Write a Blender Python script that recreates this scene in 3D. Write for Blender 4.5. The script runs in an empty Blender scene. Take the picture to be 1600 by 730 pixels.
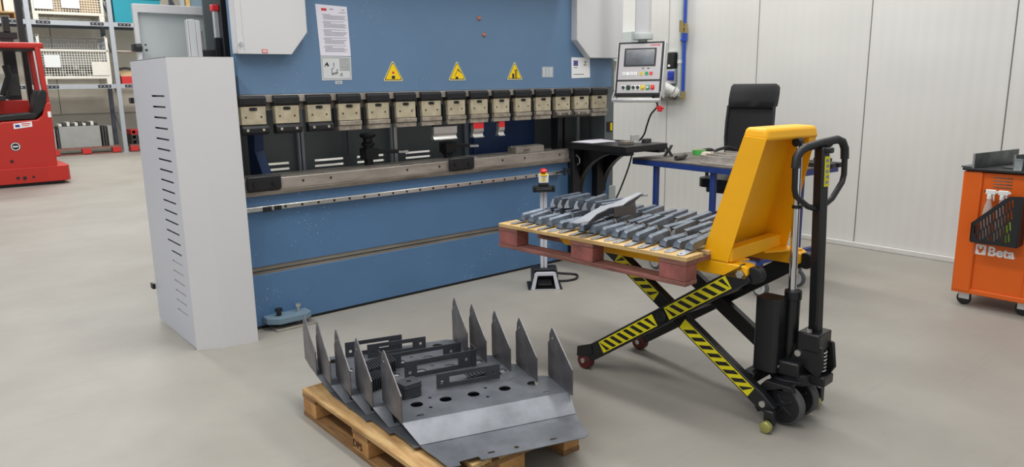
import bpy, bmesh, math, random
from mathutils import Vector, Matrix
from mathutils.geometry import tessellate_polygon
random.seed(7)
S = bpy.context.scene
COL = S.collection
PI = math.pi

# ------------------------------------------------------------------ camera
cam_d = bpy.data.cameras.new('camera')
cam = bpy.data.objects.new('camera', cam_d); COL.objects.link(cam)
CR = ((0.76658309, -0.14046566, 0.62659378), (-0.64197556, -0.14521793, 0.75284735), (-0.01475655, -0.97937794, -0.20149713))
cam.matrix_world = Matrix(((CR[0][0], -CR[0][1], -CR[0][2], 0), (CR[1][0], -CR[1][1], -CR[1][2], 0), (CR[2][0], -CR[2][1], -CR[2][2], 1.66), (0, 0, 0, 1)))
cam_d.sensor_width = 36; cam_d.lens = 1147 / 1600 * 36
cam_d.clip_start = 0.05; cam_d.clip_end = 200
S.camera = cam
# ------------------------------------------------------------------ world, lights, exposure
w = bpy.data.worlds.new('world'); S.world = w; w.use_nodes = True
w.node_tree.nodes['Background'].inputs[0].default_value = (0.93, 0.96, 1.0, 1)
w.node_tree.nodes['Background'].inputs[1].default_value = 0.50
def area(x, y, z, sx, sy, power, color=(1, 0.97, 0.93), rx=0, ry=0):
    d = bpy.data.lights.new('ceiling_light', 'AREA'); d.shape = 'RECTANGLE'; d.size = sx; d.size_y = sy
    d.energy = power; d.color = color
    o = bpy.data.objects.new('ceiling_light', d); COL.objects.link(o); o.location = (x, y, z); o.rotation_euler = (rx, ry, 0)
area(2.6, 3.0, 5.4, 0.5, 4.2, 105)
area(5.4, 3.4, 5.4, 0.5, 4.2, 105)
area(-1.2, 2.6, 5.4, 0.5, 6.0, 150)
area(5.6, 7.6, 5.4, 0.5, 4.0, 90)
area(1.0, 13.0, 6.0, 0.6, 8.0, 215)
area(3.6, 18.0, 6.0, 4.0, 0.6, 340)
S.view_settings.view_transform = 'Standard'; S.view_settings.look = 'None'
S.view_settings.exposure = 0.30; S.view_settings.gamma = 1.0; S.view_settings.use_curve_mapping = False

# ------------------------------------------------------------------ materials
def lin(c):
    return tuple(((v / 255) / 12.92 if v / 255 <= 0.04045 else ((v / 255 + 0.055) / 1.055) ** 2.4) for v in c)
MATS = {}
def mat(name, rgb, rough=0.5, metal=0.0, var=0.0, scale=8.0, rgb2=None, bump=0.0, bscale=120.0, chips=0.0, chip_rgb=(205, 205, 200), chip_scale=40, trans=0.0, alpha=1.0, emit=None, stretch=None, rvar=0.0, spec=None):
    m = bpy.data.materials.new(name); m.use_nodes = True
    nt = m.node_tree; N = nt.nodes; Lk = nt.links
    b = N['Principled BSDF']
    b.inputs['Roughness'].default_value = rough; b.inputs['Metallic'].default_value = metal
    if spec is not None: b.inputs['Specular IOR Level'].default_value = spec
    c = lin(rgb); c2 = lin(rgb2) if rgb2 else tuple(x * (1 - var) for x in c)
    b.inputs['Base Color'].default_value = (*c, 1)
    tc = N.new('ShaderNodeTexCoord'); co = tc.outputs['Object']
    if stretch:
        mp = N.new('ShaderNodeMapping'); mp.inputs['Scale'].default_value = stretch; Lk.new(co, mp.inputs[0]); co = mp.outputs[0]
    out = None
    if var > 0 or rgb2:
        nz = N.new('ShaderNodeTexNoise'); nz.inputs['Scale'].default_value = scale; nz.inputs['Detail'].default_value = 6; nz.inputs['Roughness'].default_value = 0.62
        Lk.new(co, nz.inputs['Vector'])
        rp = N.new('ShaderNodeValToRGB'); rp.color_ramp.elements[0].position = 0.36; rp.color_ramp.elements[1].position = 0.66
        rp.color_ramp.elements[0].color = (*c2, 1); rp.color_ramp.elements[1].color = (*c, 1)
        Lk.new(nz.outputs['Fac'], rp.inputs[0]); out = rp.outputs[0]
        if rvar:
            mr = N.new('ShaderNodeMapRange'); mr.inputs[3].default_value = rough - rvar; mr.inputs[4].default_value = rough + rvar
            Lk.new(nz.outputs['Fac'], mr.inputs[0]); Lk.new(mr.outputs[0], b.inputs['Roughness'])
    if chips > 0:
        n2 = N.new('ShaderNodeTexNoise'); n2.inputs['Scale'].default_value = chip_scale; n2.inputs['Detail'].default_value = 3
        Lk.new(co, n2.inputs['Vector'])
        n3 = N.new('ShaderNodeTexNoise'); n3.inputs['Scale'].default_value = 1.3; Lk.new(co, n3.inputs['Vector'])
        ad = N.new('ShaderNodeMath'); ad.operation = 'MULTIPLY_ADD'; ad.inputs[1].default_value = 0.35; Lk.new(n3.outputs['Fac'], ad.inputs[0]); Lk.new(n2.outputs['Fac'], ad.inputs[2])
        r2 = N.new('ShaderNodeValToRGB'); r2.color_ramp.elements[0].position = 0.955 - chips; r2.color_ramp.elements[1].position = 0.97 - chips
        Lk.new(ad.outputs[0], r2.inputs[0])
        mx = N.new('ShaderNodeMix'); mx.data_type = 'RGBA'; Lk.new(r2.outputs[0], mx.inputs[0])
        if out: Lk.new(out, mx.inputs[6])
        else: mx.inputs[6].default_value = (*c, 1)
        mx.inputs[7].default_value = (*lin(chip_rgb), 1); out = mx.outputs[2]
    if out: Lk.new(out, b.inputs['Base Color'])
    if bump > 0:
        nb = N.new('ShaderNodeTexNoise'); nb.inputs['Scale'].default_value = bscale; nb.inputs['Detail'].default_value = 4; Lk.new(co, nb.inputs['Vector'])
        bp = N.new('ShaderNodeBump'); bp.inputs['Strength'].default_value = bump; bp.inputs['Distance'].default_value = 0.002
        Lk.new(nb.outputs['Fac'], bp.inputs['Height']); Lk.new(bp.outputs[0], b.inputs['Normal'])
    if trans: b.inputs['Transmission Weight'].default_value = trans; b.inputs['IOR'].default_value = 1.3
    if alpha < 1: b.inputs['Alpha'].default_value = alpha
    if emit: b.inputs['Emission Color'].default_value = (*lin(rgb), 1); b.inputs['Emission Strength'].default_value = emit
    MATS[name] = m; return m
M = MATS
mat('press_blue', (82, 119, 158), 0.42, 0, 0.10, 2.2, chips=0.035, chip_scale=95)
mat('ram_blue', (97, 128, 160), 0.45, 0, 0.08, 1.6, chips=0.025, chip_scale=90)
mat('deep_blue', (38, 68, 116), 0.45, 0, 0.1, 3)
mat('cover_white', (209, 209, 210), 0.38, 0, 0.025, 1.5)
mat('cover_cool', (200, 202, 210), 0.4, 0, 0.02, 1.5)
mat('door_grey', (186, 194, 192), 0.45, 0, 0.03, 3)
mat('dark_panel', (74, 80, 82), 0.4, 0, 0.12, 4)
mat('guard_grey', (104, 112, 112), 0.4, 0, 0.1, 4)
mat('black_steel', (38, 39, 42), 0.42, 0.3, 0.25, 12, bump=0.05)
mat('black_paint', (24, 25, 28), 0.36, 0, 0.25, 6, bump=0.05)
mat('black_plastic', (27, 28, 31), 0.5, 0, 0.15, 30, bump=0.1)
mat('leather', (22, 23, 26), 0.42, 0, 0.2, 40, bump=0.25, bscale=180)
mat('mesh_fabric', (30, 31, 34), 0.85, 0, 0.4, 220)
mat('rubber', (84, 84, 86), 0.75, 0, 0.2, 20)
mat('brass_plate', (206, 196, 170), 0.4, 0.35, 0.14, 14, rgb2=(180, 169, 142))
mat('punch_steel', (186, 178, 164), 0.36, 0.45, 0.2, 18, rgb2=(146, 136, 122))
mat('rail_steel', (176, 169, 160), 0.38, 0.4, 0.2, 10, rgb2=(142, 134, 125), stretch=(0.25, 1, 1))
mat('rail_dark', (138, 130, 120), 0.45, 0.3, 0.2, 10, rgb2=(86, 80, 72), stretch=(0.25, 1, 1))
mat('bright_steel', (205, 204, 200), 0.28, 0.8, 0.1, 10)
mat('chrome', (222, 224, 226), 0.12, 1.0)
mat('alu', (208, 210, 210), 0.35, 0.55, 0.05, 10)
mat('band_grey', (140, 134, 124), 0.6, 0.1, 0.2, 5, rgb2=(112, 106, 97), stretch=(0.3, 1, 1))
mat('tray_steel', (120, 124, 130), 0.42, 0.45, 0.22, 5, rgb2=(93, 97, 103), bump=0.04, bscale=40, rvar=0.1)
mat('fin_steel', (122, 121, 125), 0.40, 0.55, 0.2, 9, rgb2=(92, 90, 93))
mat('bracket_dark', (82, 84, 89), 0.42, 0.45, 0.2, 15)
mat('bracket_steel', (128, 138, 150), 0.38, 0.55, 0.25, 9, rgb2=(84, 95, 110), rvar=0.08)
mat('bracket_tip', (192, 196, 202), 0.35, 0.7, 0.15, 12)
mat('raw_bar', (118, 124, 124), 0.38, 0.7, 0.25, 8, rgb2=(80, 86, 86))
mat('wood', (200, 168, 116), 0.75, 0, 0.2, 3.0, rgb2=(158, 118, 70), bump=0.35, bscale=35, stretch=(9, 1.2, 9))
mat('wood_dark', (154, 116, 72), 0.8, 0, 0.25, 3.0, rgb2=(112, 80, 46), bump=0.35, bscale=35, stretch=(9, 1.2, 9))
mat('wood_pale', (214, 184, 128), 0.75, 0, 0.2, 3.0, rgb2=(180, 146, 92), bump=0.35, bscale=35, stretch=(9, 1.2, 9))
mat('block_wood', (196, 150, 92), 0.8, 0, 0.2, 6.0, rgb2=(150, 104, 56), bump=0.4, bscale=60)
mat('block_red', (164, 96, 90), 0.8, 0, 0.2, 8.0, rgb2=(116, 72, 64), bump=0.4, bscale=60)
mat('board_red', (152, 100, 90), 0.8, 0, 0.2, 4.0, rgb2=(108, 72, 62), bump=0.35, bscale=35, stretch=(9, 1.2, 9))
mat('ink', (60, 36, 20), 0.9)
mat('truck_yellow', (252, 182, 2), 0.42, 0, 0.07, 4, chips=0.03, chip_rgb=(110, 92, 50))
mat('tape_yellow', (226, 214, 22), 0.5, 0, 0.06, 10)
mat('tape_black', (20, 20, 22), 0.5)
mat('zinc_yellow', (178, 176, 104), 0.35, 0.6, 0.1, 20)
mat('poly_red', (92, 26, 26), 0.5, 0, 0.2, 20)
mat('cart_orange', (222, 98, 18), 0.38, 0, 0.05, 3)
mat('forklift_red', (192, 42, 32), 0.42, 0, 0.08, 2)
mat('table_blue', (36, 62, 130), 0.4, 0, 0.12, 8)
mat('table_top', (128, 122, 116), 0.5, 0.4, 0.25, 7, rgb2=(96, 88, 80))
mat('green_tape', (82, 176, 88), 0.45)
mat('paper', (226, 224, 234), 0.7)
mat('paper_grey', (208, 212, 212), 0.7)
mat('label_grey', (178, 186, 192), 0.45, 0.2, 0.06, 60)
mat('print_grey', (140, 140, 150), 0.7)
mat('print_black', (30, 30, 32), 0.6)
mat('print_red', (206, 44, 48), 0.5)
mat('print_white', (240, 240, 240), 0.6)
mat('sign_yellow', (246, 208, 10), 0.45)
mat('sign_cream', (226, 214, 160), 0.5)
mat('eu_blue', (34, 48, 150), 0.5)
mat('socket_blue', (30, 56, 160), 0.45)
mat('pipe_blue', (36, 74, 176), 0.35)
mat('button_green', (24, 150, 80), 0.4)
mat('button_yellow', (224, 198, 40), 0.4)
mat('button_red', (216, 42, 48), 0.35)
mat('screen', (84, 92, 104), 0.12, 0, 0.12, 6, rgb2=(54, 60, 70))
mat('panel_grey', (182, 178, 180), 0.4, 0.15)
mat('copper', (190, 130, 110), 0.35, 0.6)
mat('brass', (178, 160, 110), 0.3, 0.8)
mat('clear_plastic', (225, 225, 222), 0.25, 0, 0, trans=0.55, alpha=0.75)
mat('white_plastic', (226, 226, 222), 0.4)
mat('lime', (150, 190, 50), 0.45)
mat('rack_grey', (168, 174, 180), 0.45, 0.3, 0.08, 6)
mat('rack_dark', (92, 100, 112), 0.5, 0.3, 0.1, 6)
mat('crate_white', (214, 212, 202), 0.5, 0.1, 0.08, 8)
mat('cardboard', (204, 174, 134), 0.8, 0, 0.1, 3)
mat('teal', (22, 140, 158), 0.5, 0, 0.06, 3)
mat('box_red', (190, 44, 44), 0.5, 0, 0.1, 4)
mat('sheet_grey', (158, 160, 158), 0.45, 0.3, 0.12, 5)
mat('scrap_dark', (78, 78, 78), 0.5, 0.4, 0.3, 12)
mat('window_glass', (190, 200, 200), 0.08, 0, 0, trans=0.8, alpha=0.35)
mat('blue_grey', (112, 136, 152), 0.6, 0, 0.08, 1)
mat('wall_inner', (196, 196, 190), 0.6)

def floor_mat():
    m = bpy.data.materials.new('floor_coating'); m.use_nodes = True; nt = m.node_tree; N = nt.nodes; Lk = nt.links
    b = N['Principled BSDF']; tc = N.new('ShaderNodeTexCoord')
    def noise(sc, det=6, rg=0.6):
        n = N.new('ShaderNodeTexNoise'); n.inputs['Scale'].default_value = sc; n.inputs['Detail'].default_value = det; n.inputs['Roughness'].default_value = rg
        Lk.new(tc.outputs['Object'], n.inputs['Vector']); return n
    a = noise(0.9); r = N.new('ShaderNodeValToRGB'); r.color_ramp.elements[0].position = 0.35; r.color_ramp.elements[1].position = 0.7
    r.color_ramp.elements[0].color = (*lin((143, 139, 131)), 1); r.color_ramp.elements[1].color = (*lin((157, 154, 146)), 1)
    Lk.new(a.outputs['Fac'], r.inputs[0])
    s = noise(26, 5, 0.7); s2 = noise(1.7, 3)
    ad = N.new('ShaderNodeMath'); ad.operation = 'MULTIPLY_ADD'; ad.inputs[1].default_value = 0.45; Lk.new(s2.outputs['Fac'], ad.inputs[0]); Lk.new(s.outputs['Fac'], ad.inputs[2])
    r2 = N.new('ShaderNodeValToRGB'); r2.color_ramp.elements[0].position = 0.95; r2.color_ramp.elements[1].position = 0.99
    Lk.new(ad.outputs[0], r2.inputs[0])
    mx = N.new('ShaderNodeMix'); mx.data_type = 'RGBA'; Lk.new(r2.outputs[0], mx.inputs[0]); Lk.new(r.outputs[0], mx.inputs[6]); mx.inputs[7].default_value = (*lin((112, 106, 97)), 1)
    # long thin scuffs
    mp = N.new('ShaderNodeMapping'); mp.inputs['Rotation'].default_value = (0, 0, 0.5); mp.inputs['Scale'].default_value = (0.6, 9, 1); Lk.new(tc.outputs['Object'], mp.inputs[0])
    n4 = N.new('ShaderNodeTexNoise'); n4.inputs['Scale'].default_value = 2.2; n4.inputs['Detail'].default_value = 5; Lk.new(mp.outputs[0], n4.inputs['Vector'])
    r4 = N.new('ShaderNodeValToRGB'); r4.color_ramp.elements[0].position = 0.6; r4.color_ramp.elements[1].position = 0.8; r4.color_ramp.elements[1].color = (0.22, 0.22, 0.22, 1)
    Lk.new(n4.outputs['Fac'], r4.inputs[0])
    m2 = N.new('ShaderNodeMix'); m2.data_type = 'RGBA'; Lk.new(r4.outputs[0], m2.inputs[0]); Lk.new(mx.outputs[2], m2.inputs[6]); m2.inputs[7].default_value = (*lin((124, 118, 109)), 1)
    Lk.new(m2.outputs[2], b.inputs['Base Color'])
    mr = N.new('ShaderNodeMapRange'); mr.inputs[3].default_value = 0.42; mr.inputs[4].default_value = 0.56; Lk.new(s2.outputs['Fac'], mr.inputs[0]); Lk.new(mr.outputs[0], b.inputs['Roughness'])
    bp = N.new('ShaderNodeBump'); bp.inputs['Strength'].default_value = 0.08; bp.inputs['Distance'].default_value = 0.003; Lk.new(s.outputs['Fac'], bp.inputs['Height']); Lk.new(bp.outputs[0], b.inputs['Normal'])
    b.inputs['Specular IOR Level'].default_value = 0.32
    MATS['floor'] = m
floor_mat()
def wall_mat(name, c1, c2, axis, ribs=True):
    m = bpy.data.materials.new(name); m.use_nodes = True; nt = m.node_tree; N = nt.nodes; Lk = nt.links
    b = N['Principled BSDF']; b.inputs['Roughness'].default_value = 0.42
    tc = N.new('ShaderNodeTexCoord')
    n = N.new('ShaderNodeTexNoise'); n.inputs['Scale'].default_value = 1.1; n.inputs['Detail'].default_value = 4; Lk.new(tc.outputs['Object'], n.inputs['Vector'])
    r = N.new('ShaderNodeValToRGB'); r.color_ramp.elements[0].position = 0.35; r.color_ramp.elements[1].position = 0.65
    r.color_ramp.elements[0].color = (*lin(c2), 1); r.color_ramp.elements[1].color = (*lin(c1), 1); Lk.new(n.outputs['Fac'], r.inputs[0]); Lk.new(r.outputs[0], b.inputs['Base Color'])
    if ribs:
        sx = N.new('ShaderNodeSeparateXYZ'); Lk.new(tc.outputs['Object'], sx.inputs[0])
        mu = N.new('ShaderNodeMath'); mu.operation = 'MULTIPLY'; mu.inputs[1].default_value = 2 * PI / 0.098; Lk.new(sx.outputs[axis], mu.inputs[0])
        si = N.new('ShaderNodeMath'); si.operation = 'SINE'; Lk.new(mu.outputs[0], si.inputs[0])
        bp = N.new('ShaderNodeBump'); bp.inputs['Strength'].default_value = 0.45; bp.inputs['Distance'].default_value = 0.0026; Lk.new(si.outputs[0], bp.inputs['Height']); Lk.new(bp.outputs[0], b.inputs['Normal'])
    MATS[name] = m
wall_mat('panel_white', (210, 210, 206), (204, 204, 200), 1)
wall_mat('panel_beige', (222, 216, 200), (210, 204, 188), 0, False)
wall_mat('plinth_grey', (200, 196, 184), (188, 184, 172), 0, False)

# ------------------------------------------------------------------ mesh helpers
class MB:
    def __init__(s): s.v = []; s.f = []; s.m = []
    def add(s, vs, fs, mi=0, T=None):
        k = len(s.v)
        s.v += [tuple(T @ Vector(p)) if T else tuple(p) for p in vs]
        s.f += [tuple(i + k for i in f) for f in fs]; s.m += [mi] * len(fs); return s
    def box(s, x0, x1, y0, y1, z0, z1, mi=0, T=None):
        v = [(x0, y0, z0), (x1, y0, z0), (x1, y1, z0), (x0, y1, z0), (x0, y0, z1), (x1, y0, z1), (x1, y1, z1), (x0, y1, z1)]
        return s.add(v, [(3, 2, 1, 0), (4, 5, 6, 7), (0, 1, 5, 4), (1, 2, 6, 5), (2, 3, 7, 6), (3, 0, 4, 7)], mi, T)
    def bar(s, p, q, w, h, mi=0, up=(0, 0, 1)):          # square bar between two points
        p = Vector(p); q = Vector(q); d = (q - p); L = d.length; d.normalize(); u = Vector(up)
        if abs(d.dot(u)) > 0.98: u = Vector((0, 1, 0))
        r = d.cross(u).normalized(); u = r.cross(d)
        T = Matrix(((r.x, d.x, u.x, p.x), (r.y, d.y, u.y, p.y), (r.z, d.z, u.z, p.z), (0, 0, 0, 1)))
        return s.box(-w / 2, w / 2, 0, L, -h / 2, h / 2, mi, T)
    def cyl(s, p, q, r, n=16, r2=None, mi=0, caps=True):
        p = Vector(p); q = Vector(q); r2 = r if r2 is None else r2; d = (q - p).normalized()
        a = Vector((0, 0, 1)) if abs(d.z) < 0.9 else Vector((1, 0, 0)); u = d.cross(a).normalized(); w_ = d.cross(u)
        vs = []
        for c, rr in ((p, r), (q, r2)):
            for i in range(n):
                t = 2 * PI * i / n; vs.append(c + u * (rr * math.cos(t)) + w_ * (rr * math.sin(t)))
        fs = [(i, (i + 1) % n, n + (i + 1) % n, n + i) for i in range(n)]
        if caps: fs += [tuple(range(n))[::-1], tuple(range(n, 2 * n))]
        return s.add(vs, fs, mi)
    def ring(s, p, q, r, ri, n=24, mi=0):                 # hollow disc between p and q
        p = Vector(p); q = Vector(q); d = (q - p).normalized()
        a = Vector((0, 0, 1)) if abs(d.z) < 0.9 else Vector((1, 0, 0)); u = d.cross(a).normalized(); w_ = d.cross(u); vs = []
        for c, rr in ((p, r), (q, r), (q, ri), (p, ri)):
            for i in range(n):
                t = 2 * PI * i / n; vs.append(c + u * (rr * math.cos(t)) + w_ * (rr * math.sin(t)))
        fs = []
        for k in range(4):
            k2 = (k + 1) % 4
            fs += [(k * n + i, k * n + (i + 1) % n, k2 * n + (i + 1) % n, k2 * n + i) for i in range(n)]
        return s.add(vs, fs, mi)
    def tube(s, pts, r, n=8, mi=0, closed=False):
        pts = [Vector(p) for p in pts]; m = len(pts); vs = []; prev = None
        for i, p in enumerate(pts):
            if closed: d = (pts[(i + 1) % m] - pts[i - 1]).normalized()
            else: d = (pts[min(i + 1, m - 1)] - pts[max(i - 1, 0)]).normalized()
            if prev is None:
                a = Vector((0, 0, 1)) if abs(d.z) < 0.9 else Vector((1, 0, 0)); u = d.cross(a).normalized()
            else: u = (prev - d * prev.dot(d)).normalized()
            prev = u; w_ = d.cross(u); rr = r[i] if isinstance(r, (list, tuple)) else r
            for k in range(n):
                t = 2 * PI * k / n; vs.append(p + u * (rr * math.cos(t)) + w_ * (rr * math.sin(t)))
        fs = []
        for i in range(m if closed else m - 1):
            j = (i + 1) % m
            fs += [(i * n + k, i * n + (k + 1) % n, j * n + (k + 1) % n, j * n + k) for k in range(n)]
        if not closed: fs += [tuple(range(n))[::-1], tuple(range((m - 1) * n, m * n))]
        return s.add(vs, fs, mi)
    def lathe(s, prof, c=(0, 0, 0), n=20, mi=0, T=None):   # profile of (r, z), around z
        vs = []; k = len(prof)
        for i in range(n):
            t = 2 * PI * i / n
            for r, z in prof: vs.append((c[0] + r * math.cos(t), c[1] + r * math.sin(t), c[2] + z))
        fs = [(i * k + j, ((i + 1) % n) * k + j, ((i + 1) % n) * k + j + 1, i * k + j + 1) for i in range(n) for j in range(k - 1)]
        fs += [tuple(i * k for i in range(n))[::-1], tuple(i * k + k - 1 for i in range(n))]
        return s.add(vs, fs, mi, T)
    def plate(s, poly, holes, t, T, mi=0):                # 2D polygon with holes in local xy, thickness t along local z
        loops = [list(poly)] + [list(h) for h in holes]
        tri = tessellate_polygon([[Vector((x, y, 0)) for x, y in l] for l in loops])
        flat = [p for l in loops for p in l]; n = len(flat)
        vs = [(x, y, 0) for x, y in flat] + [(x, y, t) for x, y in flat]
        fs = [tuple(f) for f in tri] + [tuple(i + n for i in f)[::-1] for f in tri]
        k = 0
        for l in loops:
            m_ = len(l)
            for i in range(m_):
                a, b_ = k + i, k + (i + 1) % m_; fs.append((a, b_, b_ + n, a + n))
            k += m_
        return s.add(vs, fs, mi, T)
    def strip(s, rows, mi=0, t=0.003):                    # rows = list of point lists (equal count): a sheet with thickness along average normal
        n = len(rows[0]); m_ = len(rows); P = [[Vector(p) for p in r] for r in rows]
        nm = Vector((0, 0, 0)); vs = [p for r in P for p in r]
        N_ = [Vector((0, 0, 0)) for _ in vs]; fs = []
        for i in range(m_ - 1):
            for j in range(n - 1):
                a, b_, c, d = i * n + j, i * n + j + 1, (i + 1) * n + j + 1, (i + 1) * n + j
                q = (vs[c] - vs[a]).cross(vs[d] - vs[b_]); q.normalize()
                for x in (a, b_, c, d): N_[x] += q
                fs.append((a, b_, c, d))
        k = len(vs); low = [v - N_[i].normalized() * t for i, v in enumerate(vs)]
        f2 = list(fs) + [tuple(x + k for x in f)[::-1] for f in fs]
        edge = [j for j in range(n)] + [i * n + n - 1 for i in range(1, m_)] + [(m_ - 1) * n + j for j in range(n - 2, -1, -1)] + [i * n for i in range(m_ - 2, 0, -1)]
        for i in range(len(edge)):
            a, b_ = edge[i], edge[(i + 1) % len(edge)]; f2.append((b_, a, a + k, b_ + k))
        return s.add(vs + low, f2, mi)
def circ(cx, cy, r, n=14, ry=None):
    return [(cx + r * math.cos(2 * PI * i / n), cy + (ry or r) * math.sin(2 * PI * i / n)) for i in range(n)]
def rect(x0, x1, y0, y1): return [(x0, y0), (x1, y0), (x1, y1), (x0, y1)]
def rrect(x0, x1, y0, y1, r, n=4):
    out = []
    for cx, cy, a in ((x1 - r, y1 - r, 0), (x0 + r, y1 - r, 90), (x0 + r, y0 + r, 180), (x1 - r, y0 + r, 270)):
        for i in range(n + 1):
            t = math.radians(a + 90 * i / n); out.append((cx + r * math.cos(t), cy + r * math.sin(t)))
    return out
def frame(o, ax, ay):                                     # matrix from origin and two axes
    ax = Vector(ax).normalized(); ay = Vector(ay); ay = (ay - ax * ay.dot(ax)).normalized(); az = ax.cross(ay)
    return Matrix(((ax.x, ay.x, az.x, o[0]), (ax.y, ay.y, az.y, o[1]), (ax.z, ay.z, az.z, o[2]), (0, 0, 0, 1)))
XZ = lambda y, x=0, z=0: frame((x, y, z), (1, 0, 0), (0, 0, 1))   # local (x,y)->(X,Z), local z -> -Y
YZ = lambda x, y=0, z=0: frame((x, y, z), (0, 1, 0), (0, 0, 1))   # local (x,y)->(Y,Z), local z -> +X

ROOTM = {}
def rootm(o):
    while o is not None:
        if o.name in ROOTM: return ROOTM[o.name]
        o = o.parent
    return Matrix.Identity(4)
def thing(name, label, cat, loc=(0, 0, 0), rz=0, group=None):
    o = bpy.data.objects.new(name, None); COL.objects.link(o); o.empty_display_size = 0.1
    o.location = loc; o.rotation_euler = (0, 0, rz); o['label'] = label; o['category'] = cat
    if group: o['group'] = group
    ROOTM[o.name] = Matrix.Translation(loc) @ Matrix.Rotation(rz, 4, 'Z'); return o
def obj(name, mb, m, parent=None, w=False, bev=0.0, seg=2, smooth=35, label=None, subsurf=0):
    """link one mesh object. w=True: the shape was given in world metres and is moved into its thing's frame."""
    me = bpy.data.meshes.new(name); vs = mb.v
    if w and parent is not None:
        I = rootm(parent).inverted(); vs = [tuple(I @ Vector(p)) for p in vs]
    me.from_pydata(vs, [], mb.f)
    bm = bmesh.new(); bm.from_mesh(me); bmesh.ops.recalc_face_normals(bm, faces=bm.faces); bm.to_mesh(me); bm.free()
    for x in (m if isinstance(m, (list, tuple)) else [m]): me.materials.append(M[x])
    me.polygons.foreach_set('material_index', mb.m)
    if smooth:
        me.polygons.foreach_set('use_smooth', [True] * len(me.polygons)); me.set_sharp_from_angle(angle=math.radians(smooth))
    o = bpy.data.objects.new(name, me); COL.objects.link(o)
    if parent is not None: o.parent = parent
    if bev:
        b = o.modifiers.new('bevel', 'BEVEL'); b.width = bev; b.segments = seg; b.limit_method = 'ANGLE'; b.angle_limit = math.radians(40)
    if subsurf:
        s_ = o.modifiers.new('sub', 'SUBSURF'); s_.levels = subsurf; s_.render_levels = subsurf
    if label: o['label'] = label
    return o
def tag(o, label, cat, group=None):
    o['label'] = label; o['category'] = cat
    if group: o['group'] = group
    return o
def struct(name, mb, m, **k):
    o = obj(name, mb, m, **k); o['kind'] = 'structure'; return o
def copy_tree(o, parent=None):
    c = o.copy(); COL.objects.link(c)
    if parent is not None: c.parent = parent
    for ch in list(o.children): copy_tree(ch, c)
    return c
def lathe_obj(*a, **k): return MB().lathe(*a, **k)
def text_mb(txt, size, T, ext=0.0006, bold=0.0, mi=0):
    cu = bpy.data.curves.new('letters', 'FONT'); cu.body = txt; cu.size = size; cu.extrude = ext; cu.offset = bold; cu.align_x = 'LEFT'; cu.resolution_u = 3
    o = bpy.data.objects.new('letters', cu); COL.objects.link(o)
    dg = bpy.context.evaluated_depsgraph_get(); me = bpy.data.meshes.new_from_object(o.evaluated_get(dg))
    mb = MB(); mb.add([v.co[:] for v in me.vertices], [tuple(p.vertices) for p in me.polygons], mi, T)
    bpy.data.objects.remove(o); bpy.data.curves.remove(cu); bpy.data.meshes.remove(me); return mb
def curve(pts, n=6):                                      # smooth path through points
    P_ = [Vector(p) for p in pts]; out = []
    for i in range(len(P_) - 1):
        a, b, c, d = P_[max(i - 1, 0)], P_[i], P_[i + 1], P_[min(i + 2, len(P_) - 1)]
        for k in range(n):
            t = k / n; out.append(0.5 * ((2 * b) + (c - a) * t + (2 * a - 5 * b + 4 * c - d) * t * t + (3 * b - a - 3 * c + d) * t ** 3))
    return out + [P_[-1]]
def B(*a, **k): return MB().box(*a, **k)

# ================================================================== SETTING
struct('floor', B(-9, 7.3, -4, 26, -0.1, 0), 'floor')
we = struct('wall_east', B(7.26, 7.4, -4, 26, -0.1, 6.2), 'wall_inner')
y = 2.138 - 1.19 * 5
first = None
while y < 25:
    if first is None:
        first = obj('panel', B(7.22, 7.262, 0, 1.182, 0.05, 6.2), 'panel_white', we, bev=0.004); first.location.y = y + 0.004; o = first
    else:
        o = first.copy(); COL.objects.link(o); o.location.y = y + 0.004
    y += 1.19
struct('baseboard_east', B(7.185, 7.262, -3.9, 26, 0, 0.05), 'panel_white', bev=0.006)
wn = struct('wall_north', B(-9, 7.26, 23.3, 23.5, -0.1, 6.2), 'wall_inner')
for i in range(7):
    x = 3.55 - 2.4 * 5 + 2.4 * i
    obj('panel', B(x + 0.01, min(x + 2.39, 7.2), 23.24, 23.31, 1.0, 6.2), 'panel_beige', wn)
obj('plinth', B(-9, 7.2, 23.18, 23.31, 0, 0.96), 'plinth_grey', wn)

# ================================================================== PRESS BRAKE (world metres, thing frame at its base)
P = thing('press_brake', 'large blue press brake with white side housings, fifteen tool clamps and hanging control panel', 'machine', (3.5, 5.2, 0))
def pp(name, mb, m, parent=P, **k): return obj(name, mb, m, parent, w=True, **k)
F = 4.88
bed = pp('bed_plate', B(1.72, 5.31, F, F + 0.1, 0.022, 0.385).box(1.72, 5.31, F, F + 0.1, 0.442, 0.94), 'press_blue', bev=0.002)
pp('bed_band', B(1.72, 5.31, F + 0.006, F + 0.09, 0.385, 0.442), 'band_grey')
pp('band_groove', B(1.72, 5.31, F + 0.003, F + 0.02, 0.408, 0.413), 'black_steel', bed)
pp('bed_gap_shade', B(1.80, 5.25, F + 0.012, F + 0.4, 0, 0.03), 'black_paint')  # black box painted in for the shade of the gap under the bed
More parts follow.
